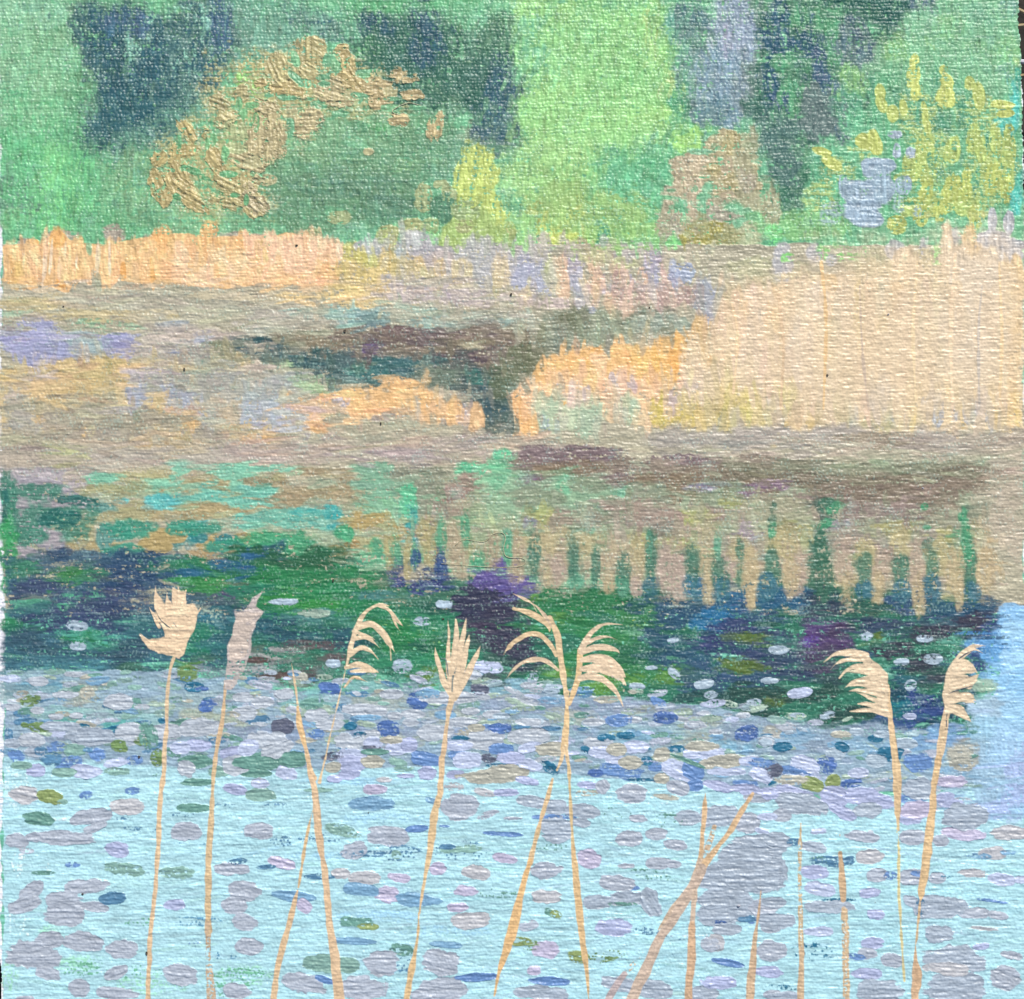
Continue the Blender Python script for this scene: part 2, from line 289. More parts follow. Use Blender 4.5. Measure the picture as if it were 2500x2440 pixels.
def flecks(n, x0, x1, yfun, cols, L, W, st, band):
    for _ in range(n):
        x = rng.uniform(x0, x1); y = yfun(x)+band*(rng.rand()**1.2)
        q = rng.uniform(.5, 1.3)
        c = lin(PAL.get(*[cols[rng.randint(len(cols))]]*2))*(1+rng.normal(0, .06))
        ell(x, y, L*q, W*q*rng.uniform(.7, 1.2), rng.normal(0, 7), np.clip(c, .01, .9), STY[st])
WOODS = '''
# woods painted woodland behind the reeds in mixed greens
@ 0 0 1
p o 6fb99a 6 -26 2486 -26 2492 240 2496 480 2500 640 2504 2510 8 2510 6 2100 14 1600 8 1200 6 640 4 300 8 30
p o 5fb381 6 -24 2486 -24 2492 240 2496 480 2500 640 6 640 4 300 8 30
@ 0 0 2.72
e n 6cb685 150 250 270 300 -20 60 820 80 260 0
e n 80c79c 160 60 260 60 0
e n 66a688 340 90 170 100 0
e n 5cae78 250 420 200 160 0
e n 4c9a7c 120 520 120 110 0
e n 44a671 150 680 150 120 0
e n 62bd7c 300 640 120 110 0
e n 55b57c 200 900 190 160 0
e n 74cf84 290 1000 120 90 0
e n 80d683 380 1130 110 120 0
e n 52b97c 150 1080 120 120 0
e n 6f9f88 60 1120 50 60 0
e o 5b9779 130 1300 160 130 20
e n 70b078 110 1470 120 70 0
e V 2fa566 420 1330 120 70 90 250 1450 90 50 90 480 1400 100 50 90
e n 46ab70 560 1200 160 180 0
e n 48a275 700 1050 150 200 0
e n 4aa676 650 1380 190 110 0 880 1480 190 60 0
e n 50a378 820 1200 150 180 0
e n 4b9a78 880 1000 180 130 0
e n 5ea384 960 1130 100 90 0 900 1400 130 90 0
e n 4a9a6e 450 720 110 150 0
e n 4f9468 480 560 140 90 0 430 260 60 100 0
p n 2f585f 480 0 960 0 1000 200 1100 250 1090 420 1150 480 1130 600 1150 720 1130 870 1000 860 900 880 760 900 600 880 600 700 650 640 640 540 560 400 545 240 480 110
p n 336466 1230 0 1560 0 1560 200 1500 380 1440 480 1450 620 1320 700 1180 720 1150 560 1200 400 1170 300 1250 230
e m 2f5f62 800 640 120 180 0 1100 650 160 120 0 700 850 120 60 0
e x 6fbf9d 1000 70 60 60 0 1260 60 90 50 0 1200 300 50 90 0 960 300 40 60 0
e n 62a98b 1150 480 60 110 10 1130 590 80 50 0
e m 4f9a86 1000 760 80 60 0 700 780 70 50 0
e n 58917f 1640 150 110 210 0 1600 420 60 70 0
e n 4c8578 1800 250 150 160 0
e n 5cae8c 1700 40 220 40 0
e n 386a6c 1300 620 130 80 0 1380 520 70 130 0
e n 5ca384 1250 770 110 60 0 1400 700 60 60 0 1100 880 100 60 0
e n 64b078 1460 900 110 120 30 1300 1080 100 90 0
e n 5fa97a 1300 1200 70 60 0 1180 1420 120 60 0 1100 1280 60 50 0
e n 7cc467 1530 930 60 90 20 1700 760 80 60 0
e o 8cc763 1640 540 90 60 20
e o 9bd25c 1720 610 40 80 -30
e n 5fa37c 1800 1250 120 110 0
e n 4d8f6e 1850 1350 100 110 0
e n 7fb070 1600 1120 110 60 20 1500 1440 160 40 0
e n 49a472 1640 1420 60 50 0
@ 600 0 2.72
e n 3c7a66 900 130 170 130 0 1000 330 300 160 0
e n 2c6b5a 1050 380 200 160 0 1300 200 230 110 0
e n 345c66 400 110 170 70 10 560 200 120 80 0
e n 2c585c 820 170 70 90 0 1170 130 90 150 0 960 250 70 60 0
e n 57aa6c 880 280 90 60 90 760 380 60 60 0 860 430 60 60 0
e n 4fae72 900 40 300 40 0 1400 50 240 50 0
e n 2f5a68 1100 470 140 80 0 1600 480 160 130 0 1430 500 140 90 0
e n 396072 1500 640 210 100 0 1640 760 130 170 0
e n 2d6a55 1350 400 130 70 0
e n 70b08d 1260 620 120 30 0 1600 240 130 60 0 1500 350 90 30 0
e n 57a276 1450 120 220 70 0
e m 6bb68a 1750 200 120 80 0
e n 5f9f86 150 300 240 170 0 80 140 150 100 0
e n 61aa82 300 400 90 80 0 500 440 90 50 0 560 520 120 40 0
e n 62a07a 1000 620 300 80 0 1250 700 200 90 0
e n 549a6e 600 760 330 150 0 900 800 250 130 0 1200 850 200 90 0
e n 4d8f68 500 950 330 130 0 900 960 250 110 0 1300 980 260 120 0
e n 5a9a78 1500 960 280 90 0 1400 1130 300 90 0
e n 88a684 1560 880 140 60 0
e n 4a8769 400 1130 350 140 0 800 1150 350 140 0
e o 46816a 500 1270 300 130 10 900 1330 270 140 0
e n 4f946f 400 1400 280 80 0 800 1460 160 70 0
e n 6cb287 600 1540 330 50 0 1350 1560 60 70 0
e n 7cb874 500 1080 60 40 0 1050 1100 80 60 0 1000 640 70 20 0
e n 3aa05a 880 850 60 30 0
@ 1200 0 2.72
p n 84c96c 360 60 1180 60 1240 450 1200 800 1180 900 700 1000 560 950 300 980 200 900 180 620 380 560 360 330
e n 79c072 600 300 240 260 0 900 500 260 300 0
e n 6bbb6c 650 250 130 250 15 920 560 100 130 0 700 720 150 100 0
e n 7cc886 450 480 110 150 0 560 180 120 120 0
e n 8ecb70 240 60 120 60 0 520 100 100 90 0 1100 250 90 200 0
e m b0cf74 1060 230 50 160 0 1080 370 40 40 0 1190 510 60 50 0 310 880 50 60 0 550 620 30 80 0
e m b4d27c 600 720 30 90 -20 690 810 50 40 30 850 660 60 30 30
e n 98d06e 400 650 150 110 0 800 800 300 70 0 1050 780 160 80 0
e n 8dcb76 900 900 350 60 0
e n a3d277 330 1050 60 130 0 520 1080 110 120 0 530 970 40 30 0
e V 3f9a66 400 1020 80 40 90 450 1180 110 60 90 240 900 60 40 90
e n 86c663 300 1180 160 130 0 600 1200 120 170 0
e n 9cc468 380 1330 80 90 0 560 1380 110 100 0 600 1300 60 80 0
e o a9b659 290 1430 60 90 15
e n 95cf79 200 1530 240 90 0 600 1550 400 80 0 1000 1560 180 80 0
e n b2a86a 80 1530 60 80 0
e n 4ead7c 950 1120 300 120 0 920 1300 260 160 0
e n 5fbf8c 950 1280 200 80 0 880 1200 180 60 0
e n 44a973 950 1450 150 70 0 1000 1050 220 60 0
e n 6dbf77 850 1500 250 60 0 700 1250 60 150 0
e n 4a9a86 1250 180 120 110 0 1300 90 110 80 0
e n 54807f 1380 200 150 170 -10 1330 440 120 140 0
e n 456f74 1250 60 60 40 0 1400 140 90 60 30
e n 2d9a6c 1290 690 90 130 -20 1370 780 80 80 0
e n 5fb374 1270 860 90 90 0 1200 980 110 90 0
e n 95cf62 1370 890 50 50 30 1300 960 80 60 0
e n 7fb58f 1640 60 120 70 0 1540 150 60 60 0
e n 8f9fab 1600 180 130 180 0 1620 420 140 220 0
e n a5a7b3 1620 240 80 100 0
e n 7d95a0 1500 450 120 160 0 1620 700 150 140 0 1450 620 130 100 0
e n 5f7f88 1450 740 120 90 0 1700 800 120 90 0
e n 3d6270 1800 560 60 160 0
@ 1800 0 2.72
e n 8d9daa 60 200 100 260 0
e n 75898f 40 560 80 200 0
p n 2b6657 120 0 1250 0 1290 160 1150 260 1000 300 960 440 860 560 850 760 700 800 600 950 380 1000 300 1440 200 1400 180 1100 120 950 60 700 100 400
e n 30566a 270 110 60 130 0 430 90 70 90 0 340 290 170 110 0 230 560 70 200 0
e n 3f5a70 550 420 60 160 0 540 620 60 140 0 280 660 50 60 0
e n 3f9c6c 400 110 60 80 0 600 130 110 90 0 650 340 90 90 0 350 430 120 70 0 360 640 70 110 0
e n 4ba878 700 200 60 50 0 900 190 80 40 0
e n 526b74 760 260 110 160 0 1200 170 110 110 0 880 400 90 110 0
e n 1d5a50 900 20 330 40 0 1050 110 200 80 0
e n 4a6672 1220 60 80 60 0
e n 54787a 840 430 90 60 -30
e o 54706f 560 800 150 160 20 500 660 60 110 0
e n 4f6f78 650 640 80 90 0 700 870 50 80 0
e n 3f6b66 280 850 160 110 0 300 1080 150 110 0 380 1230 90 180 0 180 1000 80 100 0
e n 1f6b52 300 1350 60 120 0 450 1200 40 90 0
e n 57a67c 60 880 70 90 0 140 1090 50 90 0
e n 69b184 1250 150 60 120 0 1500 200 330 190 0 1650 380 230 140 0 1150 330 150 80 0
e n 5f9f80 1500 80 200 60 0 1700 250 120 120 0 1350 340 120 60 0
e n 78c07c 1400 180 100 90 0 1750 350 90 100 20 1550 330 90 60 0
e n 5a9a8c 1780 60 80 60 0 1770 480 60 60 0
e n 72b183 1700 560 150 110 0 1000 420 90 120 0 900 480 80 60 0
e n 7bbb6e 1100 240 60 60 30 760 560 90 110 0 1050 340 80 70 0
e m 9cc262 1250 320 60 70 0 1820 340 30 90 0 1850 440 30 60 0
p n 4aa774 880 500 1500 400 1560 900 1840 560 1840 1340 1600 1400 1180 1480 950 1500 960 1050 860 700
e n 5aa878 1200 520 200 160 0 1300 950 250 200 0 1600 1000 240 300 0 1050 700 100 150 0
e n 3a9c74 700 700 110 90 0 780 1180 60 80 0 600 1130 100 120 0
e n 3a9470 1060 600 30 90 0 1150 790 90 60 0 1300 420 50 80 0 1340 830 90 50 0 1500 700 60 150 0 890 570 30 60 0
e n 58b583 600 1000 60 80 0 800 820 110 90 0 640 1300 150 160 0
e n 22bfae 1790 800 70 90 20 1850 1300 40 120 0 1840 700 30 150 0
e n 18a58c 1855 1180 35 120 0 1860 560 30 100 0
e n 76b86e 250 1480 200 90 0 400 1500 200 80 0 650 1500 110 100 0
e n 63b07c 60 1420 80 60 0
@ 0 0 1
e g 7fba8a 80 110 150 120 0 60 230 110 90 0
e g 4fb573 110 420 130 150 0
e g 6fcf7c 150 470 60 100 90
e g 4da56b 290 480 110 110 0
e g 74a878 520 400 260 170 0 800 330 260 110 0 640 250 200 80 0
e g 7fae74 560 330 160 110 0 450 430 110 110 0
e g 558c66 800 480 200 90 0 700 500 160 70 0 950 460 90 60 0
e g 5f9c83 650 60 180 60 0 480 150 80 90 0
e g 8ccf78 1400 160 190 200 0 1350 340 130 90 0 1480 300 110 80 0
e g 96c874 1320 470 110 130 0 1270 420 60 60 0
e g 4fb077 1530 470 90 100 0
e g 9bd97c 1250 580 300 35 0 1550 575 160 30 0
e g 70b884 2350 110 130 110 0 2260 160 80 60 0
p n 305a62 190 8 560 8 580 120 540 210 470 240 420 330 240 330 235 220 200 130
e n 2f5f63 380 270 120 60 0 300 330 110 40 0
e x 79bfa4 420 40 110 25 0 450 170 30 70 0 330 100 20 60 0 500 90 30 60 0
e n 48657a 540 60 30 70 90 300 60 60 30 0
e m 4f927c 470 300 90 60 0 380 340 90 40 0
e n 2c6656 1000 150 120 90 0 1100 220 130 60 0 1190 150 60 110 90
e n 335865 930 60 50 30 0 1040 90 40 70 90 1230 210 40 70 90 1210 320 60 40 0
u 0 0 700 600 1300 26 8 -78 5 .12 16
u 150 0 900 330 1100 20 8 70 6 .14 18
u 600 0 1250 600 1200 24 8 85 6 .12 18
u 1150 0 1700 600 900 30 9 -72 4 .10 14
u 1650 0 2500 600 1300 24 8 85 5 .12 18
u 600 350 1300 590 250 44 8 5 3 .06
u 0 0 2500 560 900 16 6 88 6 .2 26
# yellow_bush yellow green leafy bush at the right edge of the woods
e j b9ca5e 1160 440 50 90 10 1190 570 50 110 0
e j c2d062 1380 630 75 130 5
e o b0c267 950 660 45 90 -5 1020 700 40 110 0
e o a3bf66 1150 640 80 130 0
e j a9b968 1010 830 60 50 0 1090 720 40 70 0
e o c0c75a 1770 720 90 45 0
e n 8fbb66 1500 560 90 90 20 1380 500 50 60 0
e j b4c55f 910 960 45 90 -15 620 1080 100 60 25
e o a8b95c 820 980 90 80 25
e n bdc255 570 1010 60 30 20 740 1180 60 60 30
e j a5c05e 1100 900 60 80 0 1200 920 70 60 20 1230 1040 90 140 20 1170 1130 110 130 0
e n 8bb75f 1080 1040 60 70 0 1300 900 60 60 20 1280 760 30 140 0
e j b0c05f 1590 830 60 90 0 1430 850 60 100 0 1700 900 70 120 0 1790 960 70 130 10 1800 870 40 60 0
e j a2b95f 1390 1080 110 110 0 1530 1020 70 110 0 1650 1050 120 120 0 1780 1120 80 110 0 1460 960 80 60 0
e j a8bd60 1250 1250 110 90 10 1400 1290 90 110 0 1520 1210 50 110 0 1690 1180 110 110 0 1760 1270 70 90 0
e n 96b554 1200 1420 90 110 10 1350 1380 110 90 0 1500 1330 60 90 0 1590 1440 70 110 0 1000 1530 110 60 0
e j a9b63f 1580 1470 60 60 0 590 1290 90 100 0 540 1400 60 90 0
e n b4b44f 460 1380 40 60 0 640 1220 60 60 0
e n 8bc07c 1620 930 50 110 0 1450 700 40 60 0 1560 650 50 90 0
e m 3a9c7c 1290 1140 60 60 0 1490 1080 40 60 0 1580 1290 25 80 0 1680 980 40 50 0 1140 1350 90 40 -40 1020 1460 30 60 0
e m 35936e 1050 620 18 90 -5 1220 640 16 60 10 1250 800 20 70 -10 1130 900 20 60 20 1480 640 20 90 -8 1540 820 16 60 0 1340 950 14 70 0 1660 860 14 60 10 1460 1180 14 60 5 1590 1180 16 80 0 1330 1180 20 50 10 1700 1060 14 60 0 1500 940 30 20 0 960 900 20 70 -25 1180 1280 20 50 30
e j 6cb87a 1440 780 20 60 0 1560 740 26 60 5 1290 640 24 50 10 1400 1150 24 50 0 1640 1220 20 60 0 1750 860 20 60 0
@ 1800 0 2.72
e m a2bc66 1280 1020 160 150 0 1700 1080 160 170 0 1250 1320 170 130 0 1550 1320 170 110 0 1180 760 120 120 0 1600 760 180 130 0 650 1130 110 90 0 560 1320 110 100 0 850 980 110 80 0
e j a9c060 1720 1160 110 130 0 1230 1080 110 110 0 1240 1370 130 80 0 1500 1340 110 80 0
e j c3cd60 1170 410 34 50 12 1165 520 40 70 8 1190 620 40 60 -5 1390 560 40 60 -10 1375 660 66 80 6 1365 470 24 30 10
e o b7c65e 945 620 36 60 -8 960 700 34 60 -20 1030 760 40 60 5 1240 740 24 70 -6 1260 840 24 60 -14 1100 720 30 60 -10 1540 560 36 50 0 1600 640 40 90 -8
e o bcc65a 1760 700 80 34 4 1780 760 60 26 -5 910 950 44 80 -20 620 1080 76 40 30 560 1010 60 24 15 840 940 60 50 30
e j aabf5c 1240 980 60 90 25 1160 1080 60 90 10 1260 1120 50 90 15 1120 1180 80 40 0 1430 1000 50 90 10 1560 920 40 100 6 1620 1000 50 90 -6 1720 920 50 100 8 1800 1000 44 110 4 1800 880 36 60 0
e j b2bf55 1250 1270 50 90 16 1420 1260 60 110 10 1520 1230 36 110 4 1690 1200 60 110 10 1780 1250 40 90 0 1340 1400 60 80 16 1580 1440 50 80 4 1220 1420 50 80 0 1060 1500 60 50 0
e m 2f8f6c 1200 730 30 80 8 1130 600 14 80 -6 1310 520 18 90 0 1350 790 50 60 -30 1490 760 30 90 0 1530 860 20 50 10 1300 1060 36 60 0 1580 1240 18 80 6 1660 930 20 50 0 1320 1160 40 40 0
# grey_shrub pale blue grey shrub between the yellow bush and the reeds
e o 9db0bb 880 1130 60 70 0 950 1100 90 50 0 860 1280 170 90 0 830 1400 120 110 0 870 1460 100 60 0
e j 97acb5 760 1270 80 60 30 960 1210 70 130 0 1100 1240 50 60 0 700 1220 30 60 0
e j a3b1ba 1040 900 50 30 0 1060 1020 30 60 0 1150 1010 40 40 0
e m 8fb0ad 1090 1350 50 60 0 640 1440 80 50 0 1190 1400 40 30 90 620 1380 60 30 0
e m 58a37a 840 1270 30 30 0 1090 1210 30 70 0
# tan_tree tan pointed tree standing before the woods
@ 1200 0 2.72
e j b1a57e 1540 900 70 50 0 1550 980 110 90 0 1470 960 60 50 -40 1630 1040 80 90 0 1340 1060 80 50 -15 1260 1100 60 40 0 1500 1100 200 90 0 1700 1150 70 90 0 1300 1190 130 80 0 1480 1230 180 70 0 1720 1250 80 60 0 1600 1250 110 70 0
e j b3a486 1230 1290 60 50 0 1170 1400 50 100 90 1150 1510 60 60 0 1320 1350 40 90 90 1330 1450 40 60 90 1480 1370 50 60 90 1600 1310 90 40 0 1720 1330 60 40 0 1220 1440 40 60 90
e j a9a07c 1450 1540 190 60 0 1350 1600 110 60 0 1550 1560 110 60 0 1280 1520 40 60 0 1570 1440 60 60 0
e n bcab8b 1300 1180 110 110 0 1350 1080 80 60 0 1600 1140 90 120 0 1250 1080 60 40 0
e j aca072 1600 960 60 80 0 1640 1200 120 70 0 1470 1130 60 60 0
e n a9a283 1180 1380 70 110 0 1160 1550 60 60 0 1520 1350 60 60 0
e j a8a18a 1220 1520 40 100 0 1450 1480 80 110 0 1580 1480 100 90 0
e j a39b55 1300 1570 60 70 0 1480 1540 110 70 0 1360 1680 110 110 0 1500 1650 130 130 0
e n 9a9a6a 1450 1760 100 110 0 1600 1620 110 110 0 1380 1500 60 90 0
e n 6fb78a 1430 1270 30 60 20 1640 1370 90 50 0 1400 1010 90 20 0 1400 1390 25 60 0 1270 1360 30 60 0 1650 1480 60 40 0
e n b1b48a 1720 1560 80 80 0 1700 1700 110 80 0
e n 7bc07a 1100 1620 160 50 0 1250 1680 80 40 0 1850 1500 90 60 0
e m 6fdc7c 1870 1560 60 60 0 1240 1640 60 40 20
@ 1800 0 2.72
e n a7a37d 60 1060 80 200 0 220 1370 60 130 0 100 1330 110 70 0
e n a89e86 60 1200 60 80 0
@ 1200 0 2.72
u 1580 330 1980 700 160 22 9 10
# ochre_bush rounded bush flecked with thick ochre leaf dabs
@ 0 0 1
e m a3a66c 470 440 60 110 -30 560 460 110 50 20 640 250 110 110 0 760 200 130 70 0 560 330 90 90 0 860 240 110 50 0 430 400 50 60 0
e x b3ab74 500 420 90 100 -30 640 240 130 110 0 780 190 140 60 0
@ 0 0 2.72
e i b9a871 1240 880 46 86 -25 1370 860 32 46 0 1260 1000 63 40 0 1070 1070 52 58 40 1170 1020 34 92 10 1070 1240 58 104 -20
e i b5a470 1190 1180 81 127 -20 1110 1330 32 69 10 1250 1290 104 58 35 1320 1340 92 52 30 1430 1060 46 104 -30 1460 1160 46 92 -30
e i b6a976 1530 1230 127 58 25 1500 1330 139 58 10 1610 1290 104 63 30 1690 1370 69 69 40 1650 1230 58 69 0
e i b3a878 1610 620 52 52 0 1470 690 69 46 20 1500 780 69 69 20 1840 440 34 69 -10 1860 540 58 58 0
e i b7a97d 1800 860 92 161 0 1760 720 92 46 20 1640 1080 104 46 20 1750 1200 58 29 10 1740 960 104 69 0
e j a9b27a 1560 970 90 50 10 1600 880 70 60 0 1520 860 40 60 0 1320 1180 50 40 0
@ 600 0 2.72
e i bbaf7c 470 310 69 52 30 400 380 81 92 0 430 470 69 46 30 220 470 69 86 -20 290 560 58 58 40
e i bca975 230 590 127 46 10 640 350 46 46 0 680 440 46 92 -10 720 540 52 104 -30 640 540 69 46 20
e i bcae82 580 610 104 81 20 620 680 69 34 0 380 780 104 104 0 400 870 69 69 0 150 720 92 46 0 130 940 115 127 0
e i bdaa7c 1040 520 92 52 0 880 590 104 69 0 900 670 81 46 0 1020 800 58 34 0 1265 850 52 92 5 1120 640 69 34 0
e j b3ac7e 50 1080 60 40 0 140 1200 60 40 0 820 1010 40 30 0 950 620 60 40 0 300 740 50 50 0 700 640 60 30 0
e i b4a680 60 1340 81 69 40 20 1280 46 69 0
e j 9aa872 620 1450 70 40 0 460 1550 60 40 0 1290 1230 50 30 0 1180 1330 50 90 0 1350 1300 50 60 0
e j a0a66a 1100 1500 110 50 0 950 1540 70 50 0 1290 1400 40 30 0 1450 1500 60 50 0 1080 1570 30 30 0
e j 3f7f62 1310 1390 80 90 0
e j 94ad70 1230 1500 60 60 0 1450 1400 90 60 0
@ 0 0 2.72
e j 55a36c 1180 1310 30 20 20 1290 1140 60 25 20 1360 1200 50 25 40 1230 1120 40 20 0 1450 1290 50 20 20 1520 1160 60 22 0 1180 960 24 50 0 1560 1300 30 16 0 1640 1330 20 40 0
e j 6bb073 1500 1020 30 60 0 1420 940 24 50 0 1620 760 30 50 0 1680 700 40 20 0 1700 820 20 60 0 1590 690 20 40 0 1380 960 18 40 0
@ 600 0 2.72
e j 5fa678 330 520 60 26 40 520 520 50 22 0 480 700 60 24 10 270 650 60 20 0 560 400 40 40 0 300 860 26 70 0 520 560 40 18 0 760 640 60 20 10 640 760 70 24 0 160 640 40 14 0 1150 720 60 16 0 960 660 60 14 0
e j 6fb27c 330 400 24 60 -20 600 440 30 40 0 780 500 50 24 0 960 720 60 24 0
'''
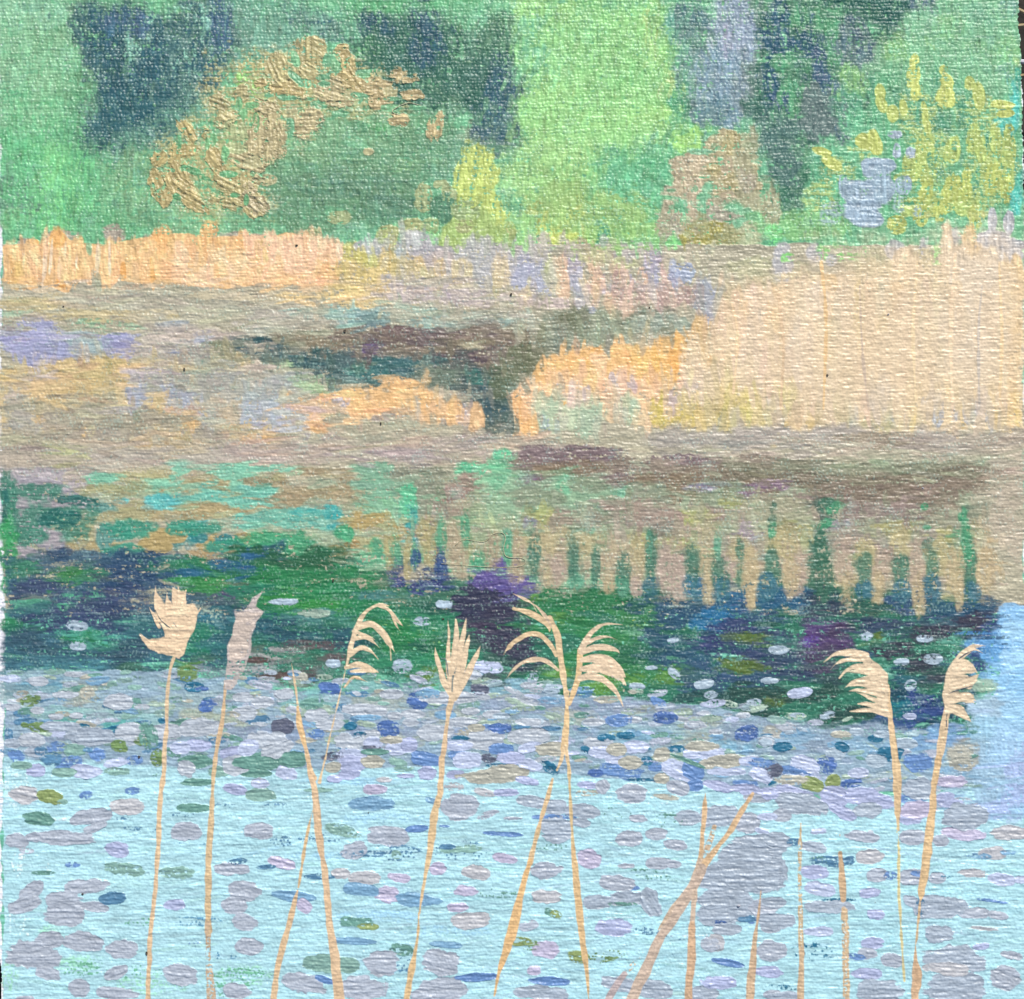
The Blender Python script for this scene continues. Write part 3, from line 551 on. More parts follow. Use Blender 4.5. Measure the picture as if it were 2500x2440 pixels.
BANKS = '''
# mud_bank grey and tan mud and sedge between the reed beds
@ 0 0 1
p o b3ab90 8 600 2490 600 2496 700 2500 1500 14 1500 8 1150 4 900
@ 0 600 2.72
e n b2ac94 300 350 300 80 0 900 400 400 110 0 1400 380 400 110 0
e n c2b184 200 400 200 40 0 1150 460 60 30 0 600 470 300 40 0 350 360 60 40 0
e m 8cab88 170 460 100 25 5 640 520 260 30 5 560 570 140 30 0
e n a9abb0 100 620 180 90 0 400 620 200 60 0
e o a0a0ba 230 560 130 90 0 120 620 110 60 0 250 690 200 60 0 280 760 150 40 0
e o 9c9cb8 780 640 110 60 -10 800 700 90 60 0
e n 9fb0ac 560 610 130 40 0 580 670 140 40 0
e n a5acae 1150 530 120 30 -5 640 740 160 30 0
e n bcae9e 1300 570 300 40 5 1100 610 160 50 0 950 690 130 40 0 1450 600 220 30 0
e j 9ea2ae 1170 690 120 30 0 1300 640 90 20 0
e n a4988c 1280 700 260 30 5 1150 750 200 30 0
e n 8b8b6f 1500 680 140 40 5 1500 740 160 40 0 1700 760 200 30 0
e n 48605e 1800 670 130 60 5 1850 630 110 30 0
e n 7f9482 1400 780 120 20 0 1700 790 150 20 0
e o 7d7862 1860 600 70 25 -10 1650 650 60 12 5
e n a8a48e 1000 780 160 40 0
# channel dark narrow channel winding between the reed beds
@ 600 600 2.72
e n b5b09b 200 450 200 60 0 100 540 150 60 0 400 500 200 50 0
e m 8db3a5 900 450 420 50 0 400 440 200 25 0 1300 460 300 70 0 1700 440 160 60 0
e n 76918c 900 480 160 40 0 700 520 130 25 0
e n 9db3a4 1300 540 200 40 0 1600 500 200 60 0
p n 7d6f5e 60 640 200 590 550 570 800 550 1100 550 1650 520 1750 600 1880 560 1900 800 1500 820 1100 760 500 720 250 700
e n 6e5f5c 850 640 200 40 0 1650 620 200 60 0 1700 720 140 40 0 1250 600 200 50 0 1000 560 140 20 0
e n 8c8066 350 620 200 35 5 620 660 180 30 0 1300 720 200 30 0 1500 640 200 30 0
e n 5f5055 800 720 180 60 -10 1400 760 200 30 0 1480 720 60 20 0
e o 6b5a74 830 690 60 30 0
p n 3f5858 -60 660 100 620 400 700 660 740 780 780 1060 740 1200 740 1500 790 1750 800 1780 900 1760 1110 1620 1160 1550 1110 1440 1000 1300 930 1180 900 900 920 620 960 560 880 350 840 200 760 0 700
e n 3d6966 1000 800 300 60 0 650 860 90 60 0 500 760 100 60 0 850 860 200 40 0
e n 35555a 300 740 200 50 10 100 660 130 50 0 1650 1130 150 60 0 1550 950 110 60 0
e n 6e7a66 1250 860 130 70 0 1350 840 100 40 0 750 800 60 40 0
e m 3f7a6a 800 960 130 40 0 700 900 60 60 0 1600 880 160 50 0
e n 4b5f55 1700 950 110 130 0 1620 1200 60 60 0 1750 1180 70 70 0
u 0 730 1300 1000 500 55 7 2
u 500 730 1300 1060 400 40 8 -5
# sedge_patch olive sedge on the far side of the channel
@ 1200 600 2.72
p n 7f826a 280 560 380 440 620 410 1330 470 1330 560 1200 610 900 620 640 690 480 720 330 780 260 860 160 960 60 900 120 760 260 660
e o 8c9078 480 520 130 90 0 580 620 200 60 0 400 620 120 60 0
e n 9aa184 750 500 100 60 0 700 620 90 60 0 900 560 90 50 0
e o 9ba48e 1100 500 170 45 0 1000 540 120 45 0 1240 520 80 50 0
e n 727458 200 720 130 60 0 230 800 90 60 0 540 480 130 30 0
e n 606a50 100 860 90 80 0 60 960 60 60 0
u 1250 730 1700 880 120 30 8 90
# far_reeds band of tall dry orange and cream reeds along the far bank
@ 0 600 2.72
e n b5a893 400 -60 100 40 0 760 -80 70 50 0 1060 -50 120 30 0 1550 -60 160 30 0 1780 -50 100 30 0 160 20 40 60 0
e n ab9f8c 770 -70 60 50 0 190 0 60 40 0
p W f0bf84 20 0 170 -20 200 20 280 -30 400 -110 480 -40 560 0 740 -10 900 -50 1150 -70 1380 -60 1600 -60 1904 -80 2250 10 2250 260 1950 260 1600 280 1200 280 1120 230 930 250 800 240 690 270 640 220 490 240 470 300 400 300 280 250 220 300 150 280 100 250 20 240
e W efb56c 390 -60 70 50 90 220 -20 40 20 0 1080 -50 70 30 0
e W f3c78e 80 100 55 130 90 215 120 50 140 90 450 120 60 120 90 590 110 50 110 90 720 100 50 140 90 860 100 50 100 90 1000 80 70 120 90
e V efb87a 1080 -20 100 50 90 1400 -20 60 120 90 1620 -10 50 70 90
e W f6d9b4 430 90 12 120 95 160 60 8 110 90 300 120 14 140 95 340 90 10 120 95 650 90 12 110 92 730 100 10 110 90 510 100 8 110 95
e V e6cda4 1300 150 100 90 90 1600 120 90 100 90 1500 70 110 50 0 1700 210 110 40 0
e V f4c99f 1200 100 60 140 90 1380 220 70 50 0 1780 60 100 130 90
e o edb068 400 250 40 25 20 90 250 40 12 0 820 170 25 60 0 1000 230 40 20 0
e n c4b796 1550 330 300 30 0 1800 330 150 40 0 800 290 200 15 0
@ 600 600 2.72
e W f3c79f 200 60 120 130 90 380 80 120 150 90 560 40 80 100 90 60 -30 60 40 0
e W f3c490 120 200 140 70 0 400 230 180 60 0
e V e6c184 560 160 100 90 90 100 60 60 90 90
e V d6bd7a 700 160 120 110 90 900 180 150 70 0 720 290 150 60 0 960 60 60 90 90
e V c3bb6a 720 40 70 60 0 830 110 50 50 0 960 20 40 40 0 800 60 60 60 0
e n e2c68c 560 330 280 30 0 800 380 140 50 0
e n a3adac 1050 40 60 70 90 820 20 90 40 0
e n b5b3b0 850 0 120 60 0 1160 0 120 90 0 1500 80 200 130 0 1750 160 200 150 0
e n aea8a8 1240 60 120 60 0 1080 250 150 60 0 1240 300 160 40 0 1110 200 70 40 0
e n c1b3a8 1300 120 100 90 0 1000 310 160 70 0 1400 330 200 60 0 1600 360 140 50 0
e n a9a9b8 1800 110 100 90 0 1850 220 90 80 0
e V d2b780 1150 130 60 60 90 1290 160 40 60 90 1380 230 35 50 90 1210 290 40 20 0 900 290 60 40 0 1110 400 60 20 0
e V c9ba8a 1060 130 60 80 90 1180 190 60 60 90 1280 250 60 50 90 1670 260 30 70 90
e n c9b98f 1440 180 60 90 0 1850 350 60 60 0
@ 1200 600 2.72
e V b9b0a6 100 100 120 90 90 300 20 100 90 90 500 80 70 130 90 800 60 90 110 90 1000 30 140 50 0
e V adaeb8 260 200 120 120 90 380 270 90 90 90 560 280 50 90 90 660 370 50 80 90 1060 180 90 60 90
e V b3a8b0 1090 80 90 70 90 560 130 70 60 90 950 210 90 60 0 760 260 70 60 90
e V dcb896 470 150 35 110 90 480 290 60 70 90 690 150 55 140 90 700 300 100 90 90 860 200 50 60 90 1000 200 40 60 90 860 380 100 80 0
e V d6b8a2 1180 230 50 130 90 1060 350 60 70 90 1200 350 60 60 90 900 330 60 100 90 1290 330 60 60 90
e V b3988b 840 270 40 80 92 980 320 45 100 92 1150 320 50 90 92 1270 340 50 60 90 1130 390 40 50 90
e V c2c38e 640 60 60 50 0 740 110 50 60 90 900 120 90 40 0 370 130 30 60 90
e V d6c39a 60 180 60 120 90 430 250 40 90 90 240 320 50 50 0 600 230 30 60 90
e V c9b6ab 380 380 200 40 0 1100 280 120 25 0
e j a2a9b6 1270 170 90 60 10 1410 300 80 60 40 1430 400 80 80 -20 1230 220 60 50 0
e m a8c47a 620 20 200 15 0 1000 20 200 15 0
u 0 590 800 690 160 36 9 90 1 .03
u 750 560 1750 780 450 30 8 88
u 0 680 1300 800 160 60 7 0
# near_reeds_right tall pale golden reed bed on the right with smooth upright strokes
p V e0c296 1330 560 1480 480 1540 380 1600 340 1750 300 1904 270 1904 1190 1280 1210 850 1180 500 1090 300 1040 300 1240 240 1290 160 1290 150 1040 260 900 300 820 400 740 640 690 900 660 1150 610
@ 1800 600 2.72
p V e4ca9f 0 330 80 340 200 290 340 240 560 190 700 200 850 130 1000 60 1160 30 1250 120 1370 0 1380 -150 1470 -90 1560 0 1700 40 1880 120 1890 400 1890 1240 1700 1230 900 1240 600 1220 0 1190
e n b6b28c 60 200 150 90 0 150 120 100 50 0 400 160 60 50 0 900 80 130 60 0
e n b3b0ae 300 130 60 110 0 500 60 50 70 90 620 100 40 40 0 300 40 50 60 0 1040 40 60 60 90 1240 20 40 70 0
e m 7ed36a 700 40 130 60 0 330 80 40 30 0 1330 60 50 60 0
e V c7b98e 900 150 200 60 0 1200 90 90 70 0 420 200 150 30 0 120 260 120 50 0
e o b3b5b8 1700 -40 110 60 0 1800 60 90 60 0 1690 -160 30 90 90 1800 -150 35 80 90 1750 0 160 60 0
e W c0bdb6 1430 -30 60 90 90 1690 60 60 60 0
e W e7c183 1540 -40 40 100 90 1560 40 60 60 90
e W e8cda6 1390 20 40 160 90 1450 120 120 90 90 1650 160 130 100 90 1120 120 90 100 90
e W d9ccb6 1560 330 100 260 90 1600 560 80 250 90 1480 280 60 200 90 1700 300 60 220 90
e W e7c48c 1850 250 45 160 90 1450 450 50 250 90 1780 300 40 250 90 1850 600 40 250 90
e W ebc795 1650 500 60 220 90 250 420 60 160 90 320 480 50 200 90 1080 330 70 150 90
e W dfc6a4 100 500 80 250 90 420 500 110 300 90 700 450 100 260 90 820 600 80 200 90 1120 600 90 300 90
e W d8c9b5 160 620 70 220 90 430 700 70 200 90 520 350 80 110 0
e W c9bcb3 410 650 25 200 92 440 780 30 140 90 130 430 12 130 88
e W c2b6ac 1215 400 12 140 92 1230 580 16 130 92 1460 500 20 180 90 710 620 12 150 80 740 720 10 140 88 680 500 10 80 88
e V d9bf80 610 550 50 150 90 600 750 50 120 90 800 450 30 170 90 870 650 60 140 90 960 500 50 60 0
e W e6c084 20 550 16 160 88 290 650 20 140 95 360 820 25 70 90 610 250 60 60 0
e V d5b98f 780 800 130 120 90 1100 850 110 130 90 1300 850 80 110 90 950 800 110 120 90
e V dcc08b 1450 900 90 140 90 1700 900 110 200 90 1600 1000 110 130 90 1200 950 80 60 0 1800 1050 80 100 90
e V e8c67a 1500 1130 20 90 90 1180 1100 40 100 90 1400 960 120 40 0 1700 1080 60 90 90 1610 980 50 30 0 1850 1150 40 60 90
e V c3ba6c 40 960 130 110 0 50 1080 120 80 0 330 1010 90 60 90 300 960 110 50 0
e V cdb06a 510 1130 80 80 90 300 1190 160 25 0 470 1170 60 60 0
e V d8b8a0 200 900 40 100 90 210 1000 40 70 90 850 1040 50 80 90
e V a9aea9 210 1090 60 60 90 590 1000 50 130 90 600 900 35 60 90 760 1120 35 80 90 920 1000 50 110 90
e j a3aaae 1030 1090 35 90 95 1140 1140 30 60 90 1250 1090 35 80 90 1330 1100 40 90 95 1430 1110 40 80 90 1540 1090 45 100 90 1640 1090 35 80 92 1780 1120 25 70 95 1020 1170 40 40 0
e V b8ae84 420 1090 160 60 0 700 1100 90 60 90 1000 1200 200 30 0 900 1190 200 30 0
@ 1200 600 2.72
e W f0bd76 1180 700 90 90 0 1250 620 60 40 0 1390 540 60 70 90 1050 720 100 60 0 1000 800 90 100 0
e W f2be7c 650 730 60 60 0 450 820 130 80 0 560 800 150 100 0 880 700 100 40 0 330 880 60 70 0 850 800 90 90 0
e W eeb468 1230 760 50 140 90 1130 830 90 90 0 650 820 30 60 90 700 700 50 20 0 480 1000 25 80 90 620 950 30 30 0
e W efc494 520 900 170 80 0 700 850 50 150 90 880 870 100 80 0 1060 930 90 90 0 330 960 60 60 0
e V eec296 230 1000 60 100 90 230 1150 45 120 90 400 1010 90 60 0 750 1000 80 90 90 1000 980 100 60 90
e W edb878 220 1180 40 100 92 190 1080 25 70 90 170 1260 25 20 0
e V d9c3a8 560 1000 100 90 90 860 1020 50 110 90 1400 900 130 120 0 1300 940 60 60 0
e o c9b5a8 800 900 22 60 85 640 940 45 14 25 1190 920 12 110 92 920 930 50 18 20 1230 1020 25 40 60
e m b9b8ba 430 920 60 20 0 780 930 60 20 -40 1400 900 60 60 0
e V c7cba8 450 1110 150 110 0 650 1120 100 90 0 900 1110 80 100 90 500 1180 200 40 0
e V a9bd9c 620 1180 90 90 90 720 1060 70 60 0 930 1080 60 90 90 410 1060 50 60 0 350 1160 40 60 0
e m a0aaa8 400 1190 60 60 0 1370 1080 50 90 90
e V cbb65c 1100 1100 50 110 90 1180 1170 110 40 0 1400 1100 130 80 0 1700 1000 90 110 90 1550 1050 60 100 90 1240 1130 40 60 90
e V cdba86 1300 1060 60 90 90 1650 930 90 60 0 1580 1150 160 40 0 1850 1130 60 60 0
e V e6caa2 1450 620 90 150 90 1350 730 90 110 0 1330 860 90 60 0 1550 480 40 120 90 1600 700 100 200 90
e W e8ccaa 1700 640 100 260 90 1850 600 90 250 90 1750 400 90 110 90 1700 330 110 30 0
e W bdb09e 1620 680 12 130 85 1640 820 30 60 90 1780 430 12 80 90 1370 460 14 14 0
e W efc07e 1470 720 25 80 90 1660 560 12 120 92 1850 470 50 110 90
@ 0 0 1
u 1250 790 1800 1060 300 34 9 90 2 .04
u 1700 720 2500 1060 500 60 10 90 1 .03
e h e2c9a4 1900 850 150 160 0 2080 820 160 200 0 2270 820 160 220 0 2420 800 90 230 0 2150 900 200 100 0
e h dfcbae 2380 780 90 200 0
@ 0 0 1
s W e9c28a 6,9,6 2010 1000 2016 780 2004 640
s W dfbf97 5,8,6 1905 1000 1912 850 1900 720
s W c9b39a 4,6,3 2120 1000 2105 860 2098 700
s W f0d4a6 5,8,5 2235 980 2228 800 2240 640
s W f1d2ab 5,9,5 2325 1010 2320 800 2332 620
s W c8bba8 4,7,4 2390 1000 2388 820 2396 700
s W f0cf9e 5,9,5 2440 980 2445 820 2438 640
s W eecda0 4,7,4 1790 960 1800 820 1786 740
# near_reeds_left low straw and grey reed bed on the left of the channel
@ 0 600 2.72
p n c9b283 30 850 150 800 330 790 450 750 750 750 1000 780 1900 790 1950 1200 1900 1240 1000 1300 20 1300
e n cbb27c 120 870 130 60 0 400 850 220 80 0 700 800 200 60 0 600 920 200 80 0
e n d0b384 300 950 200 80 0 250 1060 110 70 0 860 830 90 30 0
e n b5ac8c 620 1010 200 40 0 400 1100 300 50 0
e n a8a392 130 1010 80 70 0 150 1130 110 90 0
e j a9a39a 1030 860 160 50 0 1150 900 160 80 0 1000 900 100 60 0
e n a5aab2 920 960 80 50 0 930 1020 60 50 0 1180 1010 150 60 30
e n 9a9686 1300 900 200 80 0 1450 850 150 50 0
e n a9a597 1500 950 250 100 0 1750 900 150 110 0
e n b8b397 1700 850 150 40 0 1000 960 60 60 0 1500 820 60 40 0 1880 820 40 60 0
e n bcae93 1550 1080 200 80 0 1450 1050 60 60 0
e n d2ae7c 1200 1130 150 40 15 1300 1160 80 40 0 1230 1220 60 40 0 1490 1190 50 50 0 1580 1200 60 30 0
e n a39a83 400 1150 250 60 0 800 1120 250 70 0 950 1190 250 80 0 650 1230 250 60 0
e n a29886 1350 1250 160 40 0 1400 1200 60 30 0 800 1270 300 50 0
e n aba595 250 1180 150 60 0 1800 1000 100 130 0
e V aeb0b6 1660 1170 70 80 90 1830 1150 60 110 90 1400 1140 90 30 20
e V b7ab97 1740 1080 40 100 90 1560 1130 40 60 90
e W d2b17a 560 1250 22 50 90 260 1130 40 60 90
e n b1a78d 150 1280 200 60 0 200 1380 200 60 0 1000 1320 400 50 0
e n c9b083 1200 1340 200 25 -3 1170 1310 60 40 0 1800 1290 90 30 0 950 1300 60 30 0
@ 600 600 2.72
e n a9aba0 100 900 200 80 0 60 1000 90 110 90 300 900 160 60 0
e m a9c292 450 900 90 40 0 450 960 110 30 0 240 790 90 30 0
e V aeb2b8 60 1100 70 100 90 230 1100 80 120 80
e W eebd80 330 1040 80 50 50 560 1030 70 60 60 900 970 220 45 0 800 1060 260 70 0 1120 1040 200 80 0 1060 920 110 30 0 1380 1100 80 70 0
e W ebbf8a 1300 1140 160 60 0 480 1180 50 90 70 390 1080 30 100 65 950 1130 200 30 0 1520 1140 60 90 0 660 1110 90 50 0
e V ada9ae 470 1080 40 90 65 620 1050 40 80 60 300 1110 60 90 60
e V a79e8e 640 1170 120 50 90 950 1150 40 60 90 860 1160 30 50 90 1120 1180 30 40 90 1310 1180 20 40 90
e n b0a68a 700 1210 200 40 0 1000 1210 300 40 0 1350 1230 200 30 0 550 1240 120 60 0 1150 1250 160 25 0
e W e3b67e 470 1220 70 25 0 190 1250 60 30 0 40 1280 80 25 0 440 1150 40 40 0
e V a9a1a0 1460 1140 25 90 92 400 1250 30 60 90
e V 6f7a72 1470 1180 25 25 0
u 0 850 1250 1120 600 34 9 88
u 0 880 1000 1120 300 50 8 0
# mud_spit smooth pinkish grey mud shore along the water line
@ 0 600 2.72
e n b1a795 500 1400 500 60 0 1200 1380 400 50 0 1700 1360 260 60 0 200 1450 220 80 0
p n b3a898 20 1400 300 1350 800 1380 1904 1320 1904 1430 1400 1440 1200 1460 900 1470 600 1500 500 1560 200 1600 20 1560
e W b9ab96 200 1440 200 60 5 600 1440 260 30 3
e n aea0a0 250 1600 240 50 0 700 1530 160 20 -4
e n b7bb84 430 1420 60 40 0 400 1480 30 20 -30
@ 600 600 2.72
p n b3a394 -100 1330 300 1350 600 1290 1000 1270 1400 1260 1904 1300 1904 1370 1500 1380 1150 1440 900 1420 300 1440 -100 1440
e n ab9c94 850 1390 300 35 0 1100 1400 200 30 0 1500 1310 200 50 0
e n bda88f 300 1350 200 30 0 700 1330 200 25 0 1100 1310 200 20 0
@ 1200 600 2.72
e n b4a690 250 1330 200 40 0 60 1340 120 40 0
p n aaa192 1000 1250 1250 1210 1904 1210 1904 1330 1500 1370 1150 1370 1050 1300
@ 1800 600 2.72
p n aca193 0 1220 500 1215 900 1240 1200 1240 1700 1230 1890 1250 1890 1380 1500 1370 1150 1330 800 1320 500 1370 200 1340 0 1330
p n b9ab93 1500 1240 1890 1230 1890 1900 1900 2160 1800 2080 1700 2000 1640 1800 1650 1600 1720 1450 1560 1370
e n a3947c 900 1280 250 40 0 1000 1330 200 30 0
u 0 1070 2500 1190 350 90 7 -1 1
'''
